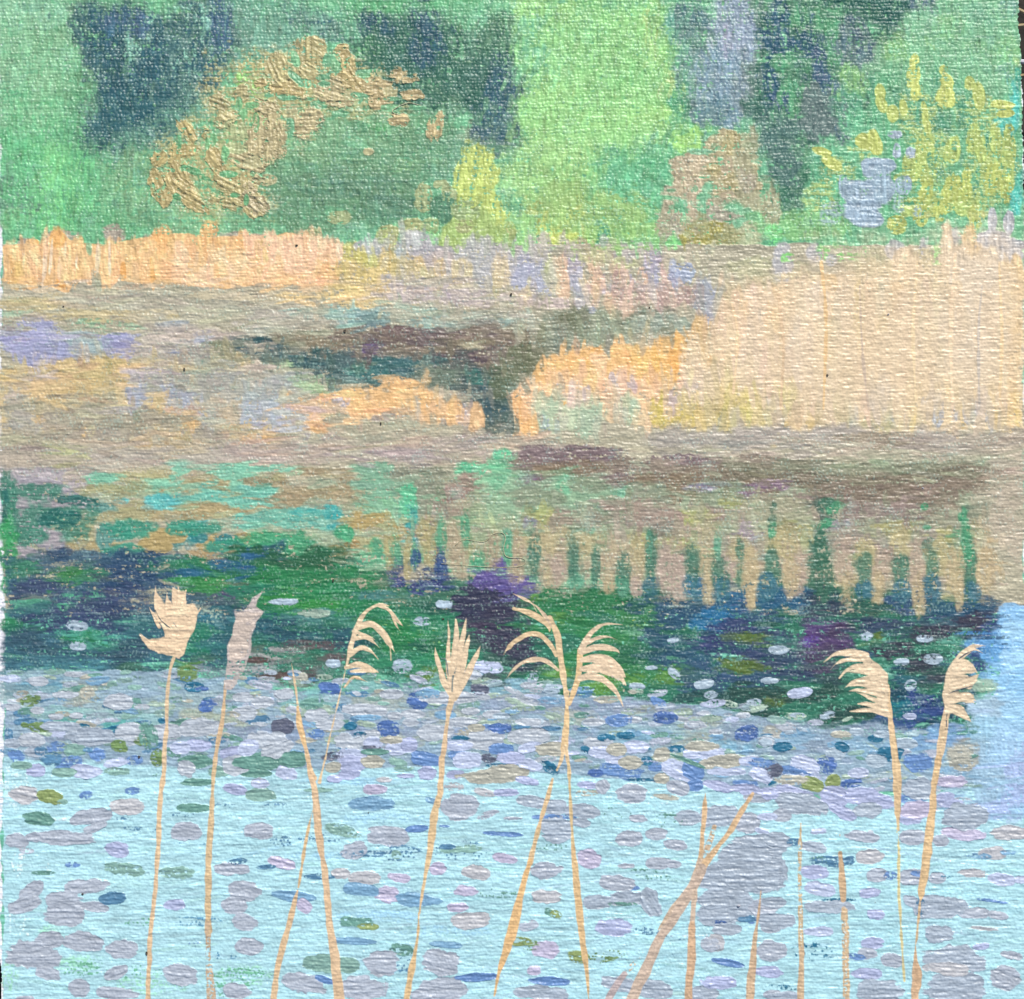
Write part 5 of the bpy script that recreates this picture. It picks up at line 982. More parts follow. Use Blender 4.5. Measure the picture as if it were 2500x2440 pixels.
PADS = '''
@ 0 1200 2.72
e n 8fa9b2 300 1250 300 60 0 900 1280 300 60 0 1500 1300 300 60 0
e n 9ab0b0 200 1350 250 60 0 1300 1400 300 60 0 800 1450 300 60 0
e n a3ab98 1600 1500 200 60 0 1350 1500 150 60 0 700 1560 200 50 0 550 1330 130 70 0
e n 8c9aa8 500 1600 300 60 0 1300 1600 300 60 0 1750 1620 200 60 0 900 1580 150 60 0
e n 8fb4b0 900 1480 200 40 0 1000 1580 130 60 0 400 1480 200 50 0
e n 6f9fb0 750 1540 110 30 0 300 1300 200 30 0
e n 5fa39a 760 1550 90 40 0 500 1520 130 30 0
@ 600 1200 2.72
e n 90a4b0 300 1380 300 60 0 900 1330 300 60 0 1300 1500 300 60 0 600 1500 300 60 0
e n 9fa9a0 900 1400 200 60 0 1100 1600 250 60 0 1500 1500 250 60 0 1700 1380 200 60 0
e n 7fb0a8 400 1400 160 50 0 800 1300 130 40 0 600 1300 160 40 0
e n 8f9fb4 1500 1620 250 60 0 900 1560 250 60 0 300 1600 250 60 0
e n 83aab5 1700 1300 250 50 0 1600 1450 100 60 0
@ 1200 1200 2.72
e n 8f9cae 700 1420 350 50 0 200 1420 250 60 0 1200 1480 350 60 0 500 1560 300 60 0
e n 90a9b0 1000 1560 350 60 0 1500 1600 300 60 0 300 1600 250 60 0 1800 1600 200 60 0
e n a0a99c 500 1500 150 40 0 1000 1450 130 30 0 1500 1540 160 40 0 1300 1660 200 60 0
e n 80adc0 950 1620 250 40 0 1500 1700 250 50 0
@ 1800 1200 2.72
e n 8d9fae 200 1570 300 60 0 800 1600 300 60 0 1150 1640 250 60 0 500 1680 300 60 0
e n 8aadc0 900 1700 300 60 0 1250 1750 200 110 0 300 1620 200 50 0
e n a9a99c 1480 1700 100 60 0 1500 1770 90 50 0 250 1600 100 50 0
e n 7a9fc0 1250 1640 200 50 0 1350 1600 90 50 0
u 0 1640 2400 1860 900 34 7 0 3
F
u 0 1860 2500 2440 500 120 5 0 3
@ 0 1740 2.72
e y dff1ea 130 900 60 20 80 330 1050 60 15 80 120 1000 40 110 5 200 1500 50 20 50 90 1700 60 120 20 400 700 60 30 0
e y cfeeea 100 500 90 160 90 100 1400 60 110 0
e m 9fd8b8 60 1750 60 100 0 480 1670 200 60 0 1000 1800 250 60 0 1600 1750 200 60 0 330 1440 60 30 0
e y 6fae8c 550 1700 160 50 0 930 1720 200 50 0 1600 1740 200 50 0 1500 1830 150 60 0 950 1390 120 25 0
e y 5f93ae 1300 1380 150 40 0 1520 1610 110 30 0 1450 1380 50 40 0 1260 870 130 12 0
e m b9e4e2 800 560 300 40 0 900 1100 300 60 0 500 1420 200 40 0 1300 560 200 30 0
@ 600 1740 2.72
e m a3cfe0 700 450 300 30 0 900 700 300 30 0 500 950 200 30 0 900 1350 300 40 0 1300 1450 300 30 0
e m b9e4e2 300 780 200 20 0 1500 1500 300 15 -4 1100 1000 250 20 0
@ 1800 1740 2.72
e m b5e6ea 800 700 300 60 0 300 820 250 30 0 1000 1000 300 60 0 600 1150 300 40 0 1400 1200 250 60 0 900 1500 250 60 0
e y e6f6f4 1430 1280 110 8 -5 1480 1450 90 6 -3 350 820 110 5 0 1500 1000 110 4 10
@ 1200 1740 2.72
e y e6f6f4 1300 1480 250 5 -2 900 600 300 5 0 300 1080 200 5 0 700 1360 250 6 0
e m b5e6ea 800 620 300 40 0 1000 1400 250 60 0 300 1900 250 60 0 900 1650 250 80 0
# lily_pads_far small distant lily pads merging into a flecked grey blue band
@ 0 1200 2.72
a j w 1880 730 90 18 0 520 1030 50 26 0 520 890 70 30 10
a m m 1380 830 80 50 0
@ 0 1200 2.72
a k z 260 1260 60 30 0 790 1395 95 50 0 1610 1370 70 34 0 1740 1400 70 36 0 1880 1345 55 30 0 1620 1470 80 42 0 250 1455 45 26 0 370 1495 50 22 0 510 1490 45 20 0 210 1650 80 45 0 90 1430 45 22 0 1130 1600 90 38 0 440 1350 90 25 0
a j c 580 1340 50 45 0 1560 1480 50 20 0
a j O 210 1385 65 34 -8 170 1550 30 18 0 270 1565 60 28 0 1250 1210 90 50 0 800 1690 60 40 0
a j B 1390 1425 65 45 -8
a j e 1290 1300 70 35 0 560 1560 40 20 0 1080 1520 45 25 20 750 1580 110 25 -8
a k N 1230 1550 90 45 0 1380 1530 40 20 0
a k G 900 1620 110 60 0 620 1640 140 50 0
a m s 370 1390 70 20 0 640 1380 60 20 0
a j B 1340 1310 40 12 0
a k d 1880 1560 70 50 0
@ 600 1200 2.72
a j w 240 735 90 18 0 1320 750 55 28 0 1170 860 50 28 0 580 1140 45 28 0 1040 1160 60 45 0
a j L 1600 1170 100 45 5
a j m 380 1450 200 40 0 450 810 120 25 0
a j B 560 1310 80 42 0 1140 1390 70 55 10 950 1590 65 40 0 1690 1580 70 30 0
a k z 260 1345 70 35 0 120 1395 65 34 0 320 1445 50 26 0 20 1470 45 45 0 460 1490 90 42 0 750 1445 110 38 0 870 1455 70 30 0 970 1345 70 30 0 1000 1490 50 24 0 1110 1480 75 32 0 1490 1460 60 22 0 1640 1480 60 26 0 1350 1370 170 40 0 1860 1530 70 26 0 1580 1365 45 20 0
a j N 430 1410 80 40 0 680 1550 60 32 5
a j s 1210 1340 80 35 0 800 1500 90 18 0 1780 1460 60 16 0
a j d 230 1575 55 42 -10 1560 1310 70 35 0
a j b 1600 1560 50 14 0
@ 1200 1200 2.72
a k w 70 1490 50 20 0 270 1530 65 24 0 680 1535 75 28 0 930 1520 60 22 0 1340 1545 40 20 0 1490 1595 50 18 0 1830 1655 50 35 10 1410 1280 75 28 -8 1840 1255 50 18 0
a j w 1210 1205 45 30 30 960 1295 50 20 0 1210 990 40 18 0 1880 1050 40 28 0 1060 1170 40 14 0 270 1240 35 30 0 400 1310 60 35 0 1460 1350 50 28 0 1740 1400 50 20 0
a j B 1160 1500 80 40 -5 1695 1605 65 45 -10
a j b 830 1520 80 36 0 1100 1400 60 30 30 40 1570 80 28 0
a j G 900 1440 80 20 0 1150 1430 90 26 0
a j k 380 1575 70 16 0 440 1570 20 12 0
@ 1800 1200 2.72
a j w 860 970 55 34 0 1240 980 55 22 0 1300 1115 60 32 0 1080 1130 50 22 0 280 1055 55 26 0 205 1255 55 18 0 1150 1290 40 35 0 395 1485 50 16 0 595 1485 50 22 -15
a k L 420 1335 75 30 -8 1140 1490 45 20 0
a k w 190 1665 50 30 0 790 1590 42 20 0 960 1610 50 22 0 1110 1675 80 36 0 345 1600 26 12 -10 650 1745 60 40 0 920 1795 65 40 0 430 1580 35 10 20
a j B 65 1605 62 45 -8
a j e 300 1700 60 32 0 690 1700 45 28 20 1020 1750 80 40 0 920 1640 60 28 0
@ 0 1740 2.72
a k z 1110 120 100 45 0 210 180 85 42 0 1330 100 130 60 0 1780 180 130 60 0 870 130 110 60 0
a j k 60 150 26 42 0
a j O 790 215 65 40 0 960 190 70 34 0 260 95 70 28 0 1050 300 50 50 20
a j N 990 150 60 90 80 1150 260 50 40 0
a k n 500 250 70 45 0
a k G 600 150 160 50 0 400 90 130 30 0 90 200 50 30 0 230 260 60 30 0
a j b 115 290 58 40 0 370 235 70 45 0 650 285 60 45 -8 480 330 80 45 -5 900 315 50 32 0 440 370 60 30 0
a j k 350 310 75 42 0 270 255 40 30 0 590 250 40 20 0
a k l 240 385 62 42 0 1310 220 80 40 0 1560 265 100 40 -8
a k L 780 330 80 38 -8 580 390 95 45 0 1200 230 60 40 0 1660 220 60 36 0
a k n 150 350 75 30 0 430 395 75 32 0 1460 390 70 42 0
a j n 770 390 100 28 0 1650 300 60 20 0
a k N 1300 320 110 45 0 1760 320 130 60 0 1700 400 90 26 0 1320 460 105 26 0
a k z 1230 370 70 50 10 1570 350 80 60 0 1730 465 55 34 0 1820 260 80 40 0
a k l 1560 505 80 36 12 1890 390 50 45 0
a y N 1030 420 60 12 -25
a k t 160 540 100 62 10 860 625 115 55 -3
a k o 345 560 90 48 10
a j n 420 590 30 18 0
a j b 575 545 42 26 -15 880 520 50 24 0
a k N 260 705 105 45 10 1290 630 120 30 0
a k q 600 690 130 50 -8 420 830 210 48 0 110 850 80 48 0 620 770 100 30 -20
a k n 1740 545 95 42 0
a k q 1230 790 92 60 0 1700 785 98 58 -3
a y k 1520 620 80 24 0 820 700 80 14 -5 1180 680 120 14 0 950 775 100 14 5 1860 860 60 30 0
a y k 1830 615 80 20 0
a k l 780 905 80 45 10
a j q 185 920 50 18 10
a j b 480 1010 45 18 0
a j N 285 1062 85 14 0
a j n 830 1035 125 40 5 1180 1062 120 38 0
a k q 1530 1030 110 50 0 1850 990 60 30 0
a j k 1580 985 60 20 -5 1770 1025 60 16 0
a k q 580 1150 150 48 -5 210 1180 90 50 -40 160 1280 120 55 -15 420 1250 125 60 0 440 1330 125 85 0 620 1285 95 42 8
a k k 750 1235 80 38 -5
a k l 1160 1270 70 35 0
a k q 1630 1180 108 62 8 1560 1280 80 55 0 1635 1395 92 62 0 1650 1550 98 50 10
a k q 330 1510 100 55 0 560 1520 120 60 8 220 1610 170 90 0 820 1565 110 62 5 320 1730 95 45 10 770 1725 75 40 -20 1200 1740 112 72 5 525 1825 62 55 0 770 1860 130 40 5 1580 1845 90 52 0 170 1900 60 20 0
a y b 1280 1535 90 22 -5
@ 600 1740 2.72
a k z 560 80 90 40 0 830 150 60 34 0 690 190 100 60 0 220 250 110 45 -25 1100 60 60 30 0 1260 130 110 60 0 1600 180 130 60 0 1450 60 110 30 0
a j e 690 80 45 28 0 1420 170 60 20 0 760 140 40 14 0 1720 350 100 16 0
a j B 950 90 65 38 0 1690 100 70 26 0
a j b 470 140 50 32 0 1410 280 60 30 0
a k L 270 400 70 42 10 850 200 60 40 0 1010 230 80 50 0 1480 310 90 60 0 1420 220 90 30 0 690 290 90 50 0 10 240 60 45 0 100 470 60 30 0
a k b 1690 240 80 36 0 1190 310 90 45 10
a k l 1080 210 50 45 0 700 340 80 60 0 1200 400 60 45 0 1390 410 55 28 0 1060 420 60 18 0 1760 300 80 40 10 590 440 60 30 0 690 410 70 36 0
a j d 570 290 70 36 -5 1620 300 50 28 0 830 232 60 12 0
a k c 850 330 80 42 0 580 360 50 36 0 980 180 80 26 0 1650 420 190 50 0 1540 100 60 26 0
a k N 60 330 130 40 0 320 310 80 50 0 860 260 90 20 0
a j n 1010 330 60 28 10 1060 370 60 20 0
a j t 920 445 50 18 0 1380 490 60 24 0 1580 530 70 26 15
a k p 850 505 82 36 0
a j n 510 515 100 16 0
a k l 1730 525 75 24 -5
a k s 840 600 160 42 0
a j s 1250 590 60 20 20
a k q 1420 620 118 85 0
a j q 1600 680 70 22 -20 1770 700 60 12 0
a k q 940 815 125 65 3 720 915 90 58 -12
a k b 1130 770 70 22 -6 1320 752 40 8 3 1710 805 120 14 3
a j n 640 780 120 35 15
a y k 450 840 220 40 0 900 930 260 50 0 1440 910 240 60 0
a j n 1420 905 130 26 0 1000 940 30 26 0
a j k 1340 890 50 18 0
a k p 1720 965 75 30 10 250 1000 90 34 15 1280 1035 60 40 0
a j k 140 1020 60 18 0
a k t 1530 1060 92 45 8 800 1095 100 42 3 640 1065 75 34 0
a k p 1020 1095 80 30 12 950 1210 80 62 10 1460 1180 90 38 0 1400 1290 70 30 0
a j k 460 1085 80 24 0 560 1090 50 12 0
a k s 770 1175 112 40 8 1150 1240 145 45 0 320 1220 140 38 8
a k p 390 1280 60 45 30
a y N 1700 1200 160 30 0
a k t 1500 1380 130 55 -3
a j N 720 1390 110 36 5
a j o 810 1420 60 22 0
a k s 720 1515 130 22 3 1330 1540 110 20 3
a j N 1050 1570 80 36 5
a k n 560 1670 180 55 3
a k q 390 1800 140 62 10 910 1670 112 85 0 1300 1660 130 85 12 790 1830 140 90 0 1310 1850 150 95 0 1170 1880 80 50 0
a k b 520 1770 60 20 20 1530 1755 130 28 -2
a y k 1050 1680 60 60 0
@ 1200 1740 2.72
a k z 270 65 60 22 0 680 60 70 26 0 1350 75 38 20 0 1480 125 45 16 0 1830 190 45 30 8 930 45 60 20 0 250 160 140 50 0 700 200 100 40 0
a j b 840 50 80 36 0 60 240 70 30 0 800 375 75 45 0 930 400 80 45 0 1090 360 45 30 0 1770 330 90 36 0
a j B 1160 35 78 38 0 1690 135 65 45 -8 50 100 70 30 0 690 400 50 24 0
a j e 760 165 60 28 0 890 150 60 24 0 640 250 45 22 20 1220 240 60 26 0 380 360 60 34 35 990 445 100 12 0 1030 320 40 30 0 1840 460 40 20 -30 1000 240 60 12 0
a k L 250 230 80 36 -15 260 350 80 45 10 720 260 80 40 0 950 230 90 50 0 1250 380 120 60 20 1450 270 90 40 0 1800 420 70 40 30 1330 270 60 30 0 820 310 60 30 0 1560 390 130 26 0
a k b 1340 380 70 60 30 1350 480 55 40 0
a k c 830 250 75 45 0 1130 280 55 45 0 930 330 80 45 0 1130 440 52 34 0 1390 220 110 34 0 1560 320 110 45 0 400 240 110 45 0 110 410 130 60 0 1430 340 60 30 0
a j d 1860 385 70 34 0 10 300 26 20 0
a k N 1300 320 120 14 22
a k l 250 455 80 26 10 640 480 62 24 5 1510 490 100 30 15 1700 510 60 40 10 1850 540 90 40 0 100 530 80 24 0 130 300 90 34 0
a j c 640 530 60 20 0 1160 560 90 20 8
a k q 740 490 45 42 50 930 540 95 65 0 1240 500 70 45 20 1770 570 90 30 0
a k G 270 590 90 42 10 420 630 80 50 0 600 655 105 45 5 430 770 105 90 0 590 730 60 30 10 1320 695 95 48 0 1510 690 125 75 -5 1700 730 70 60 0
a j b 340 690 90 16 -6 480 690 70 12 4 1480 1390 50 14 0 1730 1370 30 30 0 930 1165 50 14 0
a k q 990 700 65 30 0 910 835 88 55 0 1095 805 70 40 0 1220 878 78 36 8 0 660 50 14 -8 150 700 60 10 0
a y N 850 670 110 40 5 1150 710 130 50 0 1080 1080 180 36 8 400 890 110 20 0 620 880 70 22 0
a k p 650 970 75 58 15 90 965 75 30 10
a k q 360 1040 100 60 0 1100 1000 80 36 0 1210 1005 50 30 0 890 1015 60 22 0 830 1130 110 50 8
a k G 720 1250 110 50 0 900 1230 130 50 0 1060 1260 60 90 -30
a k t 370 1220 95 45 0 1480 1530 60 60 0
a j N 400 1330 60 30 20 870 1270 90 12 0
a k l 810 1425 125 55 3
a j q 240 1415 75 34 -8 1450 1540 60 50 0
a k p 360 1575 82 60 0 280 1710 50 34 0
a j o 190 1520 110 30 5 590 1620 80 42 15 430 1340 45 26 30
a y O 750 1620 130 36 -5 260 1540 60 30 0
a y k 1050 1460 120 30 8 1230 1490 90 16 10
a k b 390 1780 130 28 2 1570 1660 95 26 12
a k G 330 1860 180 50 3 860 1800 130 45 10 1080 1840 110 60 0 1410 1870 100 60 0
a k l 1500 1790 130 45 0 1850 1730 80 30 0
a k G 1560 1090 170 120 0 1750 900 150 70 0 1700 1050 190 110 0 1560 1280 170 130 0 1490 1350 140 70 0 1560 1440 90 36 0 1860 1040 90 140 0 1830 860 80 30 0
a k q 1800 1300 90 60 0 1860 1400 90 60 0 1850 1570 80 62 0 1830 1270 60 34 0 1870 1870 60 30 0
a j B 1510 1390 50 12 0
@ 1800 1740 2.72
a k w 130 340 60 20 0 190 190 50 32 0 790 122 45 22 0 960 145 55 26 0 1110 205 88 36 0 640 275 62 38 0 920 320 68 38 0 345 130 26 14 -10
a j B 65 135 65 46 -8 590 340 65 50 20 750 465 75 32 0
a k e 300 225 65 30 0 690 225 50 28 20 1010 260 90 34 0 230 460 40 20 -30
a k L 440 350 95 60 15 150 410 70 42 20 800 400 75 36 0 60 320 50 30 0
a j b 160 340 90 30 0 380 390 130 34 10 1150 570 90 36 0 1200 330 100 60 0 50 470 80 30 0
a j d 240 385 65 42 -20
a k o 500 475 75 45 20 640 450 50 45 -30
a j c 360 450 110 34 0 1480 280 80 60 0 1490 340 80 42 0
a k l 380 530 120 40 12 220 540 60 40 0 640 560 90 65 15 810 550 110 70 0 700 660 110 40 25 950 590 90 50 10 1140 680 80 65 0 1420 600 70 30 0 60 500 90 24 0 1370 560 60 34 0
a k p 1430 455 100 42 0 1500 805 150 40 5 1200 650 110 60 0
a k G 420 600 160 70 10 860 650 95 48 0 1220 500 110 80 0 1500 690 140 80 0
a k q 60 730 75 62 0 300 680 60 42 0 840 820 110 40 0 1160 830 85 48 0 1350 850 50 42 0
a k L 195 690 60 24 0 540 785 62 20 -3 160 785 55 20 18
a k t 1800 800 115 52 3 880 955 90 50 0 1690 930 90 42 0 1560 1060 90 36 0
a k G 150 900 180 80 0 130 1080 210 110 0 270 850 90 50 10 500 890 80 34 15 60 960 160 100 0
a j k 370 860 50 26 0 600 985 120 34 5 740 980 40 30 0
a y N 560 970 80 26 10
a j s 1600 950 80 20 5 1800 930 60 18 0
a k l 510 1060 85 48 0 880 1195 70 34 -5 910 1340 60 36 0 895 1530 75 40 0 200 1720 80 36 0 860 1730 105 36 3 1620 1550 70 26 -5
a k L 540 1165 95 45 12 545 1450 95 34 0 1760 1105 80 42 10 1880 1110 40 24 0
a k q 930 1080 70 45 0 1150 1090 85 50 0 1320 1100 60 36 0 1570 1330 95 36 0 1720 1345 75 26 8 240 1590 95 60 0 1030 1640 75 45 10 870 1600 70 40 0 1820 1610 75 30 12 1780 1760 95 75 20
a j b 1020 1080 45 30 0 1190 1070 45 16 10 800 1620 80 24 10 1700 1250 100 10 8
a k G 600 1290 170 45 0 1330 1290 160 75 0 1150 1250 60 40 10 250 1260 80 34 0 250 1380 120 60 0 1350 1470 95 60 5 1430 1640 190 90 0 1450 1830 210 110 0 950 1850 160 80 0 300 1880 110 30 0
a j k 60 1370 80 20 0 1210 1290 26 60 0 90 1360 40 20 0
a y e 1340 1090 100 10 0 1250 1460 60 8 0 500 1580 140 60 0 640 1240 130 14 0 300 1820 90 16 5
a k t 1400 1700 150 45 5 1640 1430 95 14 5
u 10 1900 2490 2440 0 120 5 0 3
'''
